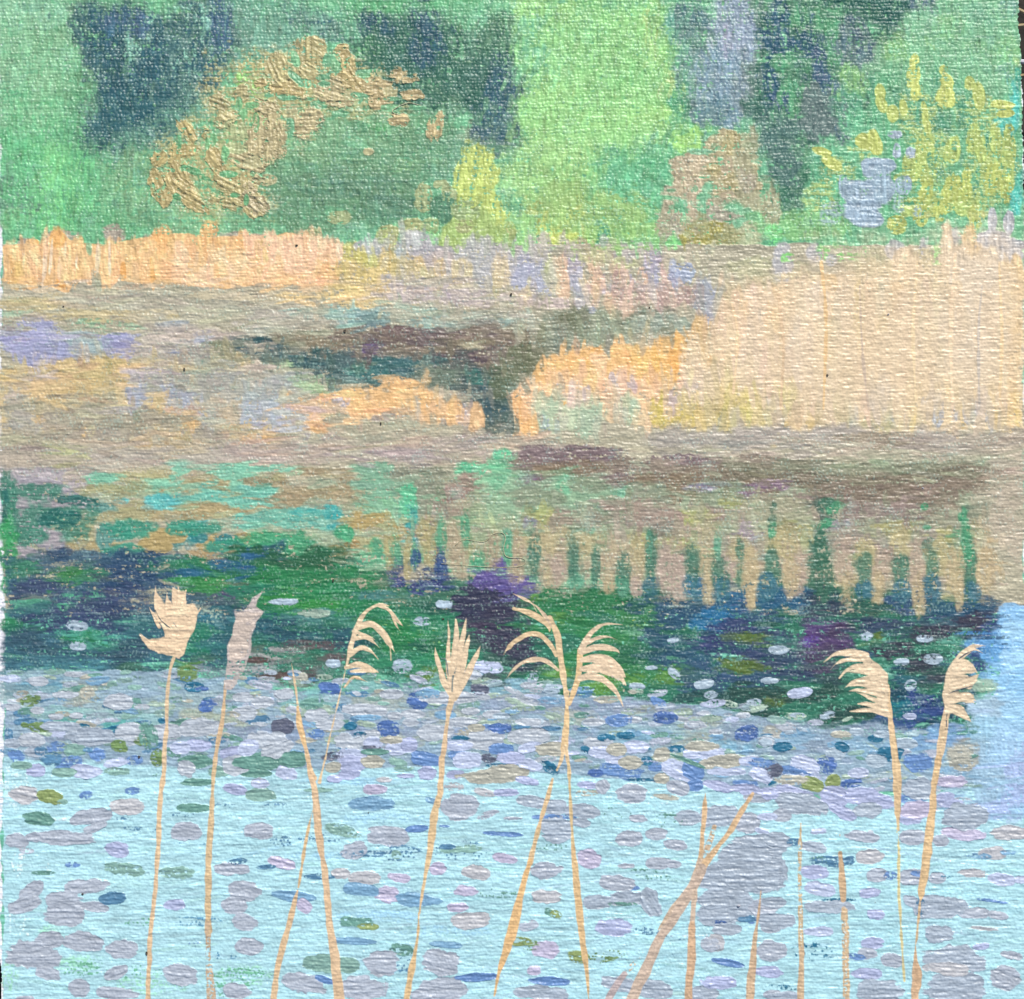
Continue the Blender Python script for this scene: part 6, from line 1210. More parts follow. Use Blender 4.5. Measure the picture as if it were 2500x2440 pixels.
REEDS = '''
# painted_reed leftmost reed with a broad fan shaped seed head
@ 0 1200 2.72
s o dcc09a 16,18,22,22,20 1165 1080 1130 1200 1110 1400 1110 1560 1095 1700 1090 1904 1075 1972
@ 0 1740 2.72
s o dcbd95 24,26,26,24 1090 380 1065 600 1055 850 1040 1050
s o d9b992 24,22,20,30,28,26 1045 1000 1030 1200 1005 1420 997 1500 995 1650 988 1750 985 1960
+ seed_head
@ 0 1200 2.72
p o e6c9a4 1150 1100 1060 1080 990 1030 935 955 1000 985 1060 985 1090 970 1050 890 1000 790 1040 820 1030 640 1070 700 1105 770 1110 680 1140 740 1160 640 1185 650 1235 660 1240 740 1290 740 1325 790 1300 870 1270 960 1230 1080 1190 1110
s o e6c9a4 22,16,3 1060 860 1035 740 1035 625
s o e6c9a4 22,14,3 1110 820 1105 740 1112 670
s o e6c9a4 26,14,3 1160 760 1150 690 1158 630
s o e6c9a4 26,14,3 1190 760 1190 680 1185 632
s o e6c9a4 26,14,3 1210 780 1225 710 1238 655
s o e6c9a4 24,14,3 1250 820 1275 760 1298 722
s o e6c9a4 24,14,3 1270 850 1310 810 1335 775
s o e6c9a4 24,12,2 1060 900 1020 830 990 762
s o e6c9a4 26,14,2 1080 1020 1000 1000 930 940
s o 4f5a58 3,6,5,2 1035 790 1060 840 1095 880 1135 908
s y 8d8a84 3,5,2 1150 860 1190 940 1200 1000
# painted_reed second reed from the left with a drooping mauve grey seed head
@ 0 1200 2.72
s o d3b48c 20,18,22,22,20 1500 1280 1490 1400 1478 1520 1450 1660 1430 1800 1415 1904
@ 0 1740 2.72
s o d4b88e 14,22,30,38,38,34,40 1430 330 1415 500 1405 700 1390 900 1385 1100 1383 1300 1385 1450
s j ccb090 34,26,30,44,60 1385 1400 1385 1550 1385 1650 1395 1760 1410 1960
+ seed_head
@ 0 1200 2.72
p j bfb2a9 1560 790 1620 790 1680 700 1740 660 1690 760 1750 800 1700 860 1680 940 1660 1060 1620 1180 1540 1310 1490 1310 1510 1150 1510 1010 1550 930 1560 850
p o c9b8a8 1570 800 1640 790 1740 800 1690 870 1670 950 1640 1060 1560 1130 1520 1120 1510 1010 1550 930
s y b3a9a6 30,24,3 1620 800 1680 720 1765 640
s j c2b4aa 20,12,2 1650 880 1710 840 1760 785
s y ada59f 40,60,20 1640 1000 1600 1150 1560 1290
# painted_reed third reed from the left with a bare tip and thick orange stem
@ 600 1200 2.72
s j d9bd96 6,10,12 305 1140 330 1290 348 1430
s o e2bd8a 14,34,38,30,16 346 1430 358 1550 385 1650 400 1710
s o dfbd93 18,28,34 400 1700 430 1850 455 1904
@ 600 1740 2.72
s o debd96 26,34,42,40,30,36,34,36 430 400 460 520 475 700 492 850 510 960 530 1080 545 1250 555 1400
s o dabb95 34,46,48,56,62,60 550 1350 575 1500 590 1600 605 1750 620 1850 625 1960
# painted_reed fourth reed from the left with a hooked seed head of trailing strands
@ 600 1200 2.72
s o dcc29a 5,6,8,8,10 670 1150 640 1290 595 1480 555 1650 530 1780
@ 600 1740 2.72
s o dcc096 8,12,20 540 250 520 340 490 460
s o dcbb8c 6,16,20,16,10 445 650 410 800 385 950 365 1080 350 1160
s o dbbb92 12,28,32,36,32,40 345 1180 325 1260 290 1400 240 1580 205 1740 180 1960
+ seed_head
@ 600 1200 2.72
s o e2c8a3 16,30,30,26,20,6 672 1150 705 1010 745 890 800 800 885 752 950 760
s o e2c8a3 10,24,24,16,3 870 760 940 780 980 820 1010 860 1045 895
s o e2c8a3 14,10,3 975 830 1000 890 1035 942
s o e2c8a3 40,44,44,40,6 750 900 830 880 900 930 950 1000 990 1065
s o e2c8a3 12,8,3 955 1010 962 1060 965 1120
s o e2c8a3 30,24,14,2 715 980 790 965 850 1000 900 1052
s o e2c8a3 22,20,2 720 930 790 955 860 985
s o e2c8a3 30,26,16,2 690 1090 760 1040 830 1060 882 1115
s o e2c8a3 26,34,34,4 665 1170 740 1150 810 1165 878 1200
s o e2c8a3 16,26,10 700 1195 780 1190 860 1200
s j dcbf96 14,22,3 655 1300 720 1235 810 1265
# painted_reed fifth reed from the left with a tulip shaped seed head
@ 600 1200 2.72
s o dfc39b 40,26,18,14 1370 1370 1348 1460 1335 1560 1325 1640
s o dcbd96 16,30,28,30,30 1330 1560 1322 1680 1305 1780 1298 1904 1290 1960
@ 600 1740 2.72
s o dfc096 30,28,30,24 1300 300 1300 400 1292 520 1278 620
s o ddbe90 26,42,40,30,14,12,10 1275 560 1250 700 1235 830 1215 960 1190 1100 1168 1230 1155 1330
s o dcbb8a 8,12,18,34,36,30 1150 1330 1145 1450 1130 1560 1105 1690 1085 1800 1060 1960
+ seed_head
@ 600 1200 2.72
s o e4caa6 34,40,36,22,3 1380 1380 1320 1270 1290 1180 1265 1090 1255 1015
s o e4caa6 30,34,26,12,2 1375 1380 1350 1200 1345 1050 1350 950 1343 858
s o e4caa6 24,40,44,36,8 1380 1370 1375 1200 1390 1060 1400 950 1395 850
s o e4caa6 24,40,44,30,3 1385 1360 1410 1200 1425 1050 1450 930 1465 838
s o e4caa6 24,30,44,34,4 1390 1360 1430 1220 1450 1120 1470 1020 1485 950
s o e4caa6 24,40,44,30,2 1390 1380 1450 1260 1500 1150 1530 1090 1562 1020
s j 6f7f7c 3,12,10,3 1370 1330 1375 1240 1390 1200 1400 1160
s j 6f7f7c 2,5,2 1345 1220 1330 1120 1300 1110
s y 6b7268 2,4,2 1395 1180 1400 1060 1408 980
# painted_reed tall double stemmed reed at the centre with long arching strands
@ 1200 1200 2.72
s o e1c08f 20,24,26,36,40,40 505 1330 500 1430 497 1550 490 1600 485 1680 482 1720
s o dfc196 26,20,12 482 1700 460 1790 435 1850
s o dfc196 22,22,20,18 490 1690 505 1780 515 1850 515 1904
@ 1200 1740 2.72
s o dcbd90 12,26,24,20,26,34 405 440 380 540 355 620 325 720 290 860 255 1000
s o e2b982 26,32,44,60,40,20,8 258 980 215 1120 180 1270 140 1440 90 1600 50 1720 18 1880
s o dcc08e 16,16,20,14,10,16 510 330 518 480 525 620 530 720 535 780 540 880
s o ddba88 18,38,38,40,36,30,20,8 540 890 555 1020 565 1160 585 1330 600 1480 622 1640 635 1760 645 1900
+ seed_head
@ 1200 1200 2.72
s o e2c59a 34,44,40,38,30 385 840 435 950 455 1080 475 1220 500 1380
s o e0c6a4 10,14,14,3 145 680 210 710 270 745 300 800
s o e0c6a4 8,16,26,24 240 725 300 765 350 820 390 890
s o e2c59a 20,40,40,30,4 150 780 250 805 330 850 380 900 385 935
s o e2c59a 3,14,30,32,34,28,24 80 1085 110 1035 160 995 240 950 320 955 385 1010 430 1090
s o e2c59a 26,34,4 140 1010 120 1030 95 1060
s o e0c6a4 2,14,28,30,26,22 88 1258 140 1190 210 1135 300 1115 370 1130 440 1185
# painted_reed centre right branch of the double reed with a plumed seed head
@ 1200 1200 2.72
s o e1c08f 34,30,30,30,26 590 1060 583 1160 572 1250 545 1330 515 1410
+ seed_head
@ 1200 1200 2.72
s o e0c6a4 44,36,28,14,3 595 1060 625 990 680 920 760 880 870 885
s o e0c6a4 26,18,12,3 640 1000 700 975 770 965 835 985
s o e2c8a6 34,40,34,20,4 600 1070 680 1040 760 1035 830 1055 850 1075
s o e2c8a6 34,64,70,56,10 600 1120 690 1110 770 1130 840 1180 885 1230
s o e2c8a6 30,70,60,40,8 600 1180 700 1170 790 1200 850 1230 890 1285
s o e2c8a6 40,50,44,30,20,6 590 1240 660 1225 740 1250 800 1300 845 1360 872 1425
s y c9bba4 20,30,10 800 1230 860 1270 880 1330
s y 5f7a5a 3,10,3 620 1100 720 1085 800 1080
s y 5f7a5a 3,8,3 610 1190 680 1195 760 1215
# painted_reed right reed whose seed head sweeps to the left
@ 1800 1200 2.72
s o e0c196 24,26,30,34 990 1290 1005 1420 1020 1560 1035 1680
s o dfc093 26,36,44 1030 1640 1042 1740 1055 1904
@ 1800 1740 2.72
s o dfc093 30,46,48,40,20,16 1040 220 1052 350 1060 480 1062 600 1064 700 1068 780
s y d6cf95 20,22,20 1062 680 1066 850 1070 1000
s o d6c894 10,14,20,16,14,12 1068 800 1070 1000 1072 1200 1082 1380 1095 1600 1108 1780
+ seed_head
@ 1800 1200 2.72
p o e3cba8 1010 1500 1000 1220 950 1150 880 1090 800 1060 700 1060 620 1085 660 1090 800 1110 860 1150 800 1160 740 1190 870 1210 800 1250 880 1290 850 1330 930 1360 940 1400 860 1430 960 1460
s o e3cba8 30,36,22,3 860 1085 750 1065 650 1080 570 1135
s o e3cba8 30,26,14,2 850 1120 740 1115 660 1140 615 1185
s o e3cba8 40,34,16,2 900 1170 800 1160 720 1190 675 1240
s o e3cba8 44,44,22,3 930 1230 860 1250 780 1260 710 1305
s o e3cba8 40,36,20,3 960 1300 880 1290 800 1280 730 1290
s o e3cba8 44,36,20,2 960 1350 880 1330 800 1320 740 1325
s o e3cba8 36,30,16,2 980 1400 900 1380 840 1350 790 1335
s o e3cba8 40,36,22,3 980 1440 900 1420 850 1410 800 1410
s o e3cba8 36,34,24,3 990 1480 900 1455 820 1455 745 1460
s j 4a5a62 2,7,2 860 1120 890 1130 880 1150
s y 4a5560 3,10,3 760 1200 830 1190 880 1215
s y 4a5560 3,10,3 860 1330 920 1350 970 1400
# painted_reed rightmost reed with a seed head bending to the right
@ 1800 1200 2.72
s o e0c49c 34,40,46,44,36,30 1390 1440 1380 1510 1365 1600 1350 1700 1335 1780 1310 1904
s y b9a98c 3,4,3 1385 1500 1375 1640 1365 1740
@ 1800 1740 2.72
s o dcbb8c 36,36,32,40,46,50,46,40,16 1335 300 1318 400 1300 520 1295 620 1280 750 1265 880 1245 1040 1222 1180 1215 1240
s o d2b48a 12,12,10,6 1212 1240 1200 1380 1190 1480 1182 1540
s o d0ad88 8,24,50,56,44,30 1182 1550 1180 1640 1188 1720 1188 1800 1180 1850 1175 1960
+ seed_head
@ 1800 1200 2.72
p o e3cba8 1385 1490 1375 1340 1390 1220 1430 1140 1480 1080 1560 1030 1620 1018 1560 1050 1500 1110 1560 1140 1590 1200 1500 1230 1590 1260 1540 1310 1430 1330 1560 1350 1570 1400 1440 1410 1500 1440 1540 1520 1430 1480
s o e3cba8 40,26,16,3 1440 1150 1500 1070 1570 1025 1645 1025
s o e3cba8 20,16,3 1500 1090 1570 1050 1630 1075
s o e3cba8 50,44,24,3 1430 1190 1510 1150 1560 1170 1590 1205
s o e3cba8 50,50,36,3 1420 1290 1500 1270 1570 1240 1600 1215
s o e3cba8 40,46,40,4 1410 1380 1480 1360 1540 1360 1580 1390
s o e3cba8 36,40,36,4 1400 1420 1460 1440 1510 1480 1550 1530
s j 4a5560 2,8,3 1470 1110 1530 1070 1600 1045
s j 4a5560 2,8,4 1400 1340 1460 1320 1560 1290
s j 4a5560 2,6,3 1410 1410 1470 1412 1530 1410
s j 4a5560 3,8,3 1392 1470 1388 1500 1386 1560
s y 6a6a68 2,7,2 1460 1250 1510 1240 1560 1225
# painted_reed short stem with an orange tip rising into the crossing stems
@ 1200 1740 2.72
s o dcb98e 6,26,30,18,16,22,24 1419 538 1416 600 1412 690 1400 780 1397 860 1388 940 1365 1060
# painted_reed short middle stem in the crossing bundle
@ 1200 1740 2.72
s j d0b594 24,28,34 1478 758 1440 880 1395 990
s o cdb59b 24,40,46,36,30 1380 980 1345 1110 1290 1210 1215 1290 1160 1370
s o ccb498 24,16,8 1165 1360 1135 1400 1108 1440
# painted_reed long diagonal stem leaning to the right
@ 1200 1740 2.72
s o d9b78d 18,32,30,30,36,46 1735 535 1650 670 1580 790 1510 880 1450 960 1380 1060
s o c8b29d 50,56,60,50,52,60,66,56,70 1400 1030 1340 1150 1270 1260 1200 1380 1120 1490 1060 1620 1010 1740 960 1830 910 1960
s y d9c9b0 4,6,4 1270 1270 1180 1420 1100 1550
s y d2bfa6 4,6,4 1000 1700 950 1800 920 1880
# painted_reed short bare stem below the crossing stems
@ 1200 1740 2.72
s o ccb59d 26,28,34 1350 1180 1340 1300 1332 1400
s o d0ad8a 36,44,48,44,40,46 1332 1400 1328 1500 1328 1600 1315 1730 1308 1830 1305 1960
# painted_reed small leaning stalk at the bottom centre
@ 1200 1740 2.72
s y cfb89a 14,24,26 1003 1585 950 1660 880 1735
s o b9a9a4 26,40,44 880 1735 830 1810 740 1960
# painted_reed slim stem with a very fine tip at the lower right
@ 1200 1740 2.72
s o ccae8c 5,10,14,18,30,46,50,52 1788 1180 1775 1300 1765 1380 1755 1450 1742 1560 1730 1700 1720 1820 1712 1960
# painted_reed straight upright stem with a feathered tip
@ 1800 1740 2.72
s j cfb58d 5,14,20,22,24,28,28 420 735 418 820 413 960 414 1150 418 1300 420 1450 424 1600
s o c9ad8a 26,30,36,34 424 1560 424 1700 420 1800 418 1960
s y dff0ea 3,6,6,6,4 419 860 413 1000 415 1200 420 1400 424 1550
# painted_reed upright stem crossing a grey lily pad
@ 1800 1740 2.72
s y cdb492 3,12,20 680 780 680 860 682 940
s o ceae88 20,34,38,36,30 680 930 688 1010 694 1100 700 1180 703 1240
s j ceb28c 36,40,42,40,38,38 708 1310 714 1420 716 1540 718 1660 722 1780 725 1960
s y dff0ea 3,8,8,4 712 1380 715 1500 718 1620 722 1800
# painted_reed faint thin stem at the lower right
@ 1800 1740 2.72
s y c9b9a6 3,6,5,3 912 1255 910 1290 911 1320 912 1345
'''

for t in (WOODS, BANKS, POND, PADS, REEDS):
    run(t)

# ---- finishing the pigment ----------------------------------------------
# dry brush drag: upright in the woods and reeds, level on the water
C *= (1+.035*tex(NF, PX*.9+300, PY*.9)+.03*tex(NT, PX*.35, PY*.35+600))[..., None]
wood = sst(680, 540, PY+25*tex(NT, PX*.02, PY*.02))
up = tex(NF, PX*.9, PY*.16+70)*.6+tex(NT, PX*1.1+40, PY*.3)*.5
lvl = tex(NF, PX*.12+9, PY*.9)*.6+tex(NT, PX*.22, PY*1.2+80)*.5
C *= (1+.13*up*wood+.05*lvl*(1-wood))[..., None]
g = C.mean(-1, keepdims=True)
wd = (wood*sst(.12, .02, 1-C[..., 1]/C.max(-1))*sst(.06, .22, C[..., 1]))[..., None]
C = C+wd*(.16*(g-C)+np.array([.035, .03, .004], np.float32))
# worn thread tops show the mint ground through thin paint
thin = np.clip(1.2-2.2*F, 0, 1)*(C.mean(-1) < .42)
worn = sst(.78, 1.12, WV+.20*tex(NT, PX*.25+900, PY*.25)+.1*tex(NF, PX, PY))*thin*np.where(PY < 1900, 1, .3)
worn = (.75*worn)[..., None].astype(np.float32)
tint = .55*C+.45*lin('bfe6d4')
C = C*(1-worn)+tint*worn
C = np.clip(C, .004, .86)
bris = np.where(wood > .5, tex(NF, PX*.8+33, PY*.2), tex(NF, PX*.18+33, PY*.8))
AMP = np.interp(PY, [0, 200, 600, 900, 1200, 1700, 2440], [2.4, 2.1, 1.6, 1.0, 1.15, 1.1, 1.3])
HT = (WV*(1-.8*F)*AMP+R*.9+.22*tex(NT, PX*.5+50, PY*.8)+.30*bris+.22*tex(NF, PX*.6, PY*.6+200))*U     # above the board
HT = (HT+U*2.5).astype(np.float32)

# ---- materials ----------------------------------------------------------
def mat(name):
    m = bpy.data.materials.new(name); m.use_nodes = True
    return m, m.node_tree, m.node_tree.nodes['Principled BSDF']

def noise_bump(nt, p, scale, strength, dist):
    n = nt.nodes.new('ShaderNodeTexNoise'); n.inputs['Scale'].default_value = scale; n.inputs['Detail'].default_value = 4
    tc = nt.nodes.new('ShaderNodeTexCoord'); nt.links.new(tc.outputs['Object'], n.inputs['Vector'])
    b = nt.nodes.new('ShaderNodeBump'); b.inputs['Strength'].default_value = strength; b.inputs['Distance'].default_value = dist
    nt.links.new(n.outputs[0], b.inputs['Height']); nt.links.new(b.outputs[0], p.inputs['Normal'])
    return n

paint, nt, p = mat('oil_paint')
a = nt.nodes.new('ShaderNodeAttribute'); a.attribute_name = 'pigment'
nt.links.new(a.outputs['Color'], p.inputs['Base Color'])
p.inputs['Roughness'].default_value = .42
p.inputs['Specular IOR Level'].default_value = .5
noise_bump(nt, p, 2600, .25, .00006)
gesso, nt, p = mat('primed_canvas')
p.inputs['Base Color'].default_value = (.80, .78, .79, 1); p.inputs['Roughness'].default_value = .8
noise_bump(nt, p, 900, .5, .0002)

def simple(name, c1, c2, scale, rough=.8):
    m, nt, p = mat(name)
    n = nt.nodes.new('ShaderNodeTexNoise'); n.inputs['Scale'].default_value = scale; n.inputs['Detail'].default_value = 6
    tc = nt.nodes.new('ShaderNodeTexCoord'); nt.links.new(tc.outputs['Object'], n.inputs['Vector'])
    r = nt.nodes.new('ShaderNodeValToRGB'); r.color_ramp.elements[0].color = (*c1, 1); r.color_ramp.elements[1].color = (*c2, 1)
    r.color_ramp.elements[0].position = .35; r.color_ramp.elements[1].position = .65
    nt.links.new(n.outputs[0], r.inputs[0]); nt.links.new(r.outputs[0], p.inputs['Base Color'])
    p.inputs['Roughness'].default_value = rough
    b = nt.nodes.new('ShaderNodeBump'); b.inputs['Strength'].default_value = .5; b.inputs['Distance'].default_value = .002
    nt.links.new(n.outputs[0], b.inputs['Height']); nt.links.new(b.outputs[0], p.inputs['Normal'])
    return m

soil = simple('dark_soil', (.010, .008, .006), (.035, .028, .018), 160)
straw = simple('dry_grass', (.32, .22, .10), (.52, .42, .24), 90, .6)
green = simple('live_grass', (.035, .06, .015), (.09, .12, .03), 90, .5)
grit_m = simple('grit', (.03, .025, .02), (.10, .08, .05), 900)
fibre_m = simple('pale_fibre', (.45, .42, .25), (.60, .58, .40), 900)

# ---- the painting --------------------------------------------------------
def X(u): return (u-CX)*U
def Y(v): return (CY-v)*U

painting = bpy.data.objects.new('painting', None); S.collection.objects.link(painting)
painting.location = (0, 0, 0); painting.empty_display_size = .1
painting['label'] = 'unframed oil painting on canvas board, a reedy pond with lily pads before green woods'
painting['category'] = 'painting'
BOARD = .0032
painting.location.z = -BOARD

# the sheet of canvas ends in a slightly frayed line left and right
fray = 1.3*tex(NF, np.zeros(GH), gy*.55)+1.2*tex(NT, np.zeros(GH)+40, gy*.12)
left = np.interp(gy, [-30, 900, 1500, 2200, 2330, 2370, 2500], [-12, -10, -8, -5, -1, 2.5, 3.5])+fray*.7
right = np.interp(gy, [-30, 40, 110, 250, 420, 640, 800, 2500], [2486, 2487, 2491, 2495, 2499, 2501, 2512, 2516])+fray
top, bot = -16.0, 2486.0
inside = (PX > left[:, None]) & (PX < right[:, None]) & (PY > top) & (PY < bot)
quad = inside[:-1, :-1] & inside[1:, :-1] & inside[:-1, 1:] & inside[1:, 1:]
qid = ID[:-1, :-1].astype(np.int32).copy()

PARTS.append(dict(name='bare_canvas', label='white raw canvas edge at the right', parent=None)); qid[(qid == 0) & (PX[:-1, :-1] > 1250)] = len(PARTS)-1
PARTS[0]['label'] = 'white raw canvas edge at the left'
def filtered_pads():
    """each of the 100 lily pads that show largest is a part; the small rest is one part"""
    cnt = np.bincount(qid[quad], minlength=len(PARTS))
    vis = quad.copy(); vis[gy[:-1] > 2436] = False
    cnt = np.bincount(qid[vis], minlength=len(PARTS))
    pads = sorted([i for i, q in enumerate(PARTS) if q.get('pad')], key=lambda i: -cnt[i])
    rest = pads[100:]
    remap = np.arange(len(PARTS))
    remap[rest] = rest[0]
    PARTS[rest[0]] = dict(name='lily_pads', label='many small lily pads and flecks scattered over the far water', parent=None, stuff=True)
    return remap[qid], pads[:100]
qid, big = filtered_pads()

TONE = dict(g='pale grey', G='grey', t='taupe', l='lavender', L='pale lilac', b='mid blue', B='deep blue', n='sage green', N='green',
            o='olive', O='dark olive', p='pink mauve', k='slate blue', s='steel blue', w='whitish', d='charcoal', c='sandy grey',
            e='teal blue', q='mauve grey', z='silver grey', m='grey green')
for i in big:
    x, y = PARTS[i]['pos']
    hx = ['far left', 'left', 'centre left', 'centre', 'centre right', 'right', 'far right'][min(6, max(0, int(x/2500*7)))]
    hy = 'upper' if y < 1850 else 'middle' if y < 2150 else 'lower'
    PARTS[i]['label'] = '%s painted lily pad, %s water, %s' % (TONE.get(PARTS[i]['tone'], ''), hy, hx)

VID = np.arange(GH*GW).reshape(GH, GW)
AX, AY, AZ = X(PX).astype(np.float32), Y(PY).astype(np.float32), HT
# analytic normals of the whole paint surface keep the parts seamless
def make_mesh(name, mask, material):
    jj, ii = np.nonzero(mask)
    a = VID[jj, ii]; q = np.stack([a, a+GW, a+GW+1, a+1], 1)
    used, inv = np.unique(q, return_inverse=True)
    co = np.stack([AX.ravel()[used], AY.ravel()[used], AZ.ravel()[used]+BOARD], 1).astype(np.float32)
    n = len(q)
    me = bpy.data.meshes.new(name)
    me.vertices.add(len(used)); me.vertices.foreach_set('co', co.ravel())
    me.loops.add(n*4); me.loops.foreach_set('vertex_index', inv.ravel().astype(np.int32))
    me.polygons.add(n); me.polygons.foreach_set('loop_start', np.arange(0, n*4, 4, dtype=np.int32))
    me.polygons.foreach_set('use_smooth', np.ones(n, bool))
    at = me.attributes.new('pigment', 'FLOAT_COLOR', 'POINT')
    c4 = np.ones((len(used), 4), np.float32); c4[:, :3] = C.reshape(-1, 3)[used]
    at.data.foreach_set('color', c4.ravel())
    me.materials.append(material)
    me.update(calc_edges=True)
    return me

objs = {}
cnt = np.bincount(qid[quad], minlength=len(PARTS))
for i, q in enumerate(PARTS):
    if cnt[i] < 12: continue
    mask = quad & (qid == i)
    o = bpy.data.objects.new(q['name'], make_mesh(q['name'], mask, paint))
    S.collection.objects.link(o)
    par = q.get('parent')
    o.parent = objs[par] if par is not None and par in objs else painting
    if q.get('label'): o['label'] = q['label']
    if q.get('stuff'): o['kind'] = 'stuff'
    objs[i] = o

# board under the cloth: bevelled slab, just inside the cloth's edge
import bmesh
bm = bmesh.new()
xs = [X(4), X(2482)]; ys = [Y(2484), Y(-12)]
bmesh.ops.create_cube(bm, size=1)
for v in bm.verts:
    v.co.x = xs[0] if v.co.x < 0 else xs[1]
    v.co.y = ys[0] if v.co.y < 0 else ys[1]
    v.co.z = 0 if v.co.z < 0 else BOARD-.0001
bmesh.ops.bevel(bm, geom=bm.edges[:], offset=.0004, segments=2, affect='EDGES')
me = bpy.data.meshes.new('board'); bm.to_mesh(me); bm.free(); me.materials.append(gesso)
o = bpy.data.objects.new('board', me); S.collection.objects.link(o); o.parent = painting

# ---- things lying on the paint -------------------------------------------
def height_at(u, v):
    j = min(GH-1, max(0, int((v-Y0)/SP))); i = min(GW-1, max(0, int((u-X0)/SP)))
    return float(HT[j, i])

def tube(name, pts, r, material, n=6):
    P = spline(pts, 8)
    z = np.array([height_at(a, b) for a, b in P])
    z = np.convolve(np.pad(z, 3, mode='edge'), np.ones(7)/7, 'valid')+r*1.2
    bm = bmesh.new(); rings = []
    for k, (a, b) in enumerate(P):
        q = P[min(k+1, len(P)-1)]-P[max(k-1, 0)]; L = math.hypot(*q)+1e-9; nx, ny = -q[1]/L, q[0]/L
        rr = r*(.45+.55*math.sin(math.pi*min(1, max(0, .08+k/(len(P)-1)*.84))))
        rings.append([bm.verts.new((X(a)+nx*rr*math.cos(t), Y(b)-ny*rr*math.cos(t), z[k]+rr*math.sin(t))) for t in np.linspace(0, 2*math.pi, n, endpoint=False)])
    for A, B in zip(rings, rings[1:]):
        for k in range(n):
            bm.faces.new((A[k], A[(k+1) % n], B[(k+1) % n], B[k]))
    bm.faces.new(rings[0]); bm.faces.new(rings[-1][::-1])
    bmesh.ops.recalc_face_normals(bm, faces=bm.faces[:])
    me = bpy.data.meshes.new(name); bm.to_mesh(me); bm.free(); me.materials.append(material)
    for f in me.polygons: f.use_smooth = True
    o = bpy.data.objects.new(name, me); S.collection.objects.link(o)
    return o

def Z(ox, oy, *v): return [(ox+v[k]/2.72, oy+v[k+1]/2.72) for k in range(0, len(v), 2)]
f1 = tube('fibre', Z(600, 1200, 1390, 360, 1450, 320, 1580, 335, 1640, 285, 1700, 275, 1725, 310, 1712, 370, 1720, 420, 1750, 440, 1820, 440, 1858, 460, 1830, 495, 1700, 505, 1500, 495, 1300, 480), .00011, fibre_m)
f1['label'] = 'long pale curled fibre stuck to the paint above the purple patch'; f1['category'] = 'fibre'
f2 = tube('fibre', Z(600, 0, 1165, 705, 1085, 688, 1010, 715, 975, 748, 1035, 775), .00012, fibre_m)
f2['label'] = 'short hooked fibre on the green right of the ochre bush'; f2['category'] = 'fibre'
for f in (f1, f2): f['group'] = 'fibres caught in the paint'

def speck(u, v, r, dark, label, seed):
    bm = bmesh.new(); bmesh.ops.create_icosphere(bm, subdivisions=2, radius=1)
    rs = np.random.RandomState(seed); k = rs.uniform(.6, 1.5, 3); k /= k.mean()
    ph = rs.uniform(0, 6, 6)
    for vt in bm.verts:
        c = vt.co; n = 1+.22*math.sin(3*c.x+ph[0])*math.sin(4*c.y+ph[1])+.15*math.sin(5*c.z+ph[2]+2*c.x)
        vt.co = Vector((c.x*k[0]*n, c.y*k[1]*n, c.z*.7*n))*(r*U*.62)
    me = bpy.data.meshes.new('grit'); bm.to_mesh(me); bm.free(); me.materials.append(grit_m if dark else paint_lump)
    o = bpy.data.objects.new('grit', me); S.collection.objects.link(o)
    o.location = (X(u), Y(v), height_at(u, v)+r*U*.45)
    o['label'] = label; o['category'] = 'grit'; o['group'] = 'grains caught in the paint'
paint_lump = simple('dried_paint_lump', (.42, .42, .46), (.55, .54, .58), 2000, .4)
for k, (u, v, r, dark, lab) in enumerate([
        (1248, 720, 5, 1, 'dark grain on the grey lilac end of the far reeds'),
        (1585, 752, 3, 1, 'tiny dark grain above the olive sedge'),
        (2168, 768, 3.5, 0, 'pale grain in the middle of the right reed bed'),
        (2019, 917, 4, 1, 'dark grain at the foot of the right reed bed'),
        (156, 749, 3.5, 1, 'dark grain under the orange reeds at the left'),
        (451, 902, 4.5, 1, 'dark grain on the grey mud left of the channel'),
        (725, 600, 4.5, 1, 'brown grain on the peach far reeds'),
        (930, 1035, 4.5, 1, 'dark grain under the orange reed clump'),
        (842, 809, 5, 1, 'long dark grain on the brown bank'),
        (814, 1417, 5, 1, 'red brown grain on the dark green water'),
        (1082, 1511, 4, 1, 'dark grain between the fourth and fifth seed heads'),
        (203, 2182, 4.5, 1, 'dark grain above the big grey lily pads at the left'),
        (359, 2326, 5.5, 1, 'brown grain beside the leftmost reed stem'),
        (1803, 2210, 6, 0, 'pale lump of dried paint on the large grey lily pad'),
        (341, 1847, 5, 1, 'dark curl of paint beside the blue pads at the left'),
        (2252, 1192, 3, 0, 'tiny pale grain on the brown reflection'),
        (900, 1984, 2.5, 1, 'tiny dark grain on open water at the centre')]):
    speck(u, v, r, dark, lab, k)

# ---- ground round the painting ------------------------------------------
GZ = -.022
n = 120; L = 60.0
t = np.linspace(-1, 1, n); e = np.sign(t)*np.abs(t)**4*L+t*.6
gxx, gyy = np.meshgrid(e, e)
zz = GZ-.002+.004*tex(NT, gxx*900+9, gyy*900)*np.clip(np.maximum(np.abs(gxx), np.abs(gyy))*4, .25, 1)
bm = bmesh.new()
vv = [[bm.verts.new((float(gxx[j, i]), float(gyy[j, i]), float(zz[j, i]))) for i in range(n)] for j in range(n)]
for j in range(n-1):
    for i in range(n-1):
        bm.faces.new((vv[j][i], vv[j][i+1], vv[j+1][i+1], vv[j+1][i]))
me = bpy.data.meshes.new('ground'); bm.to_mesh(me); bm.free(); me.materials.append(soil)
ground = bpy.data.objects.new('ground', me); S.collection.objects.link(ground); ground['kind'] = 'structure'

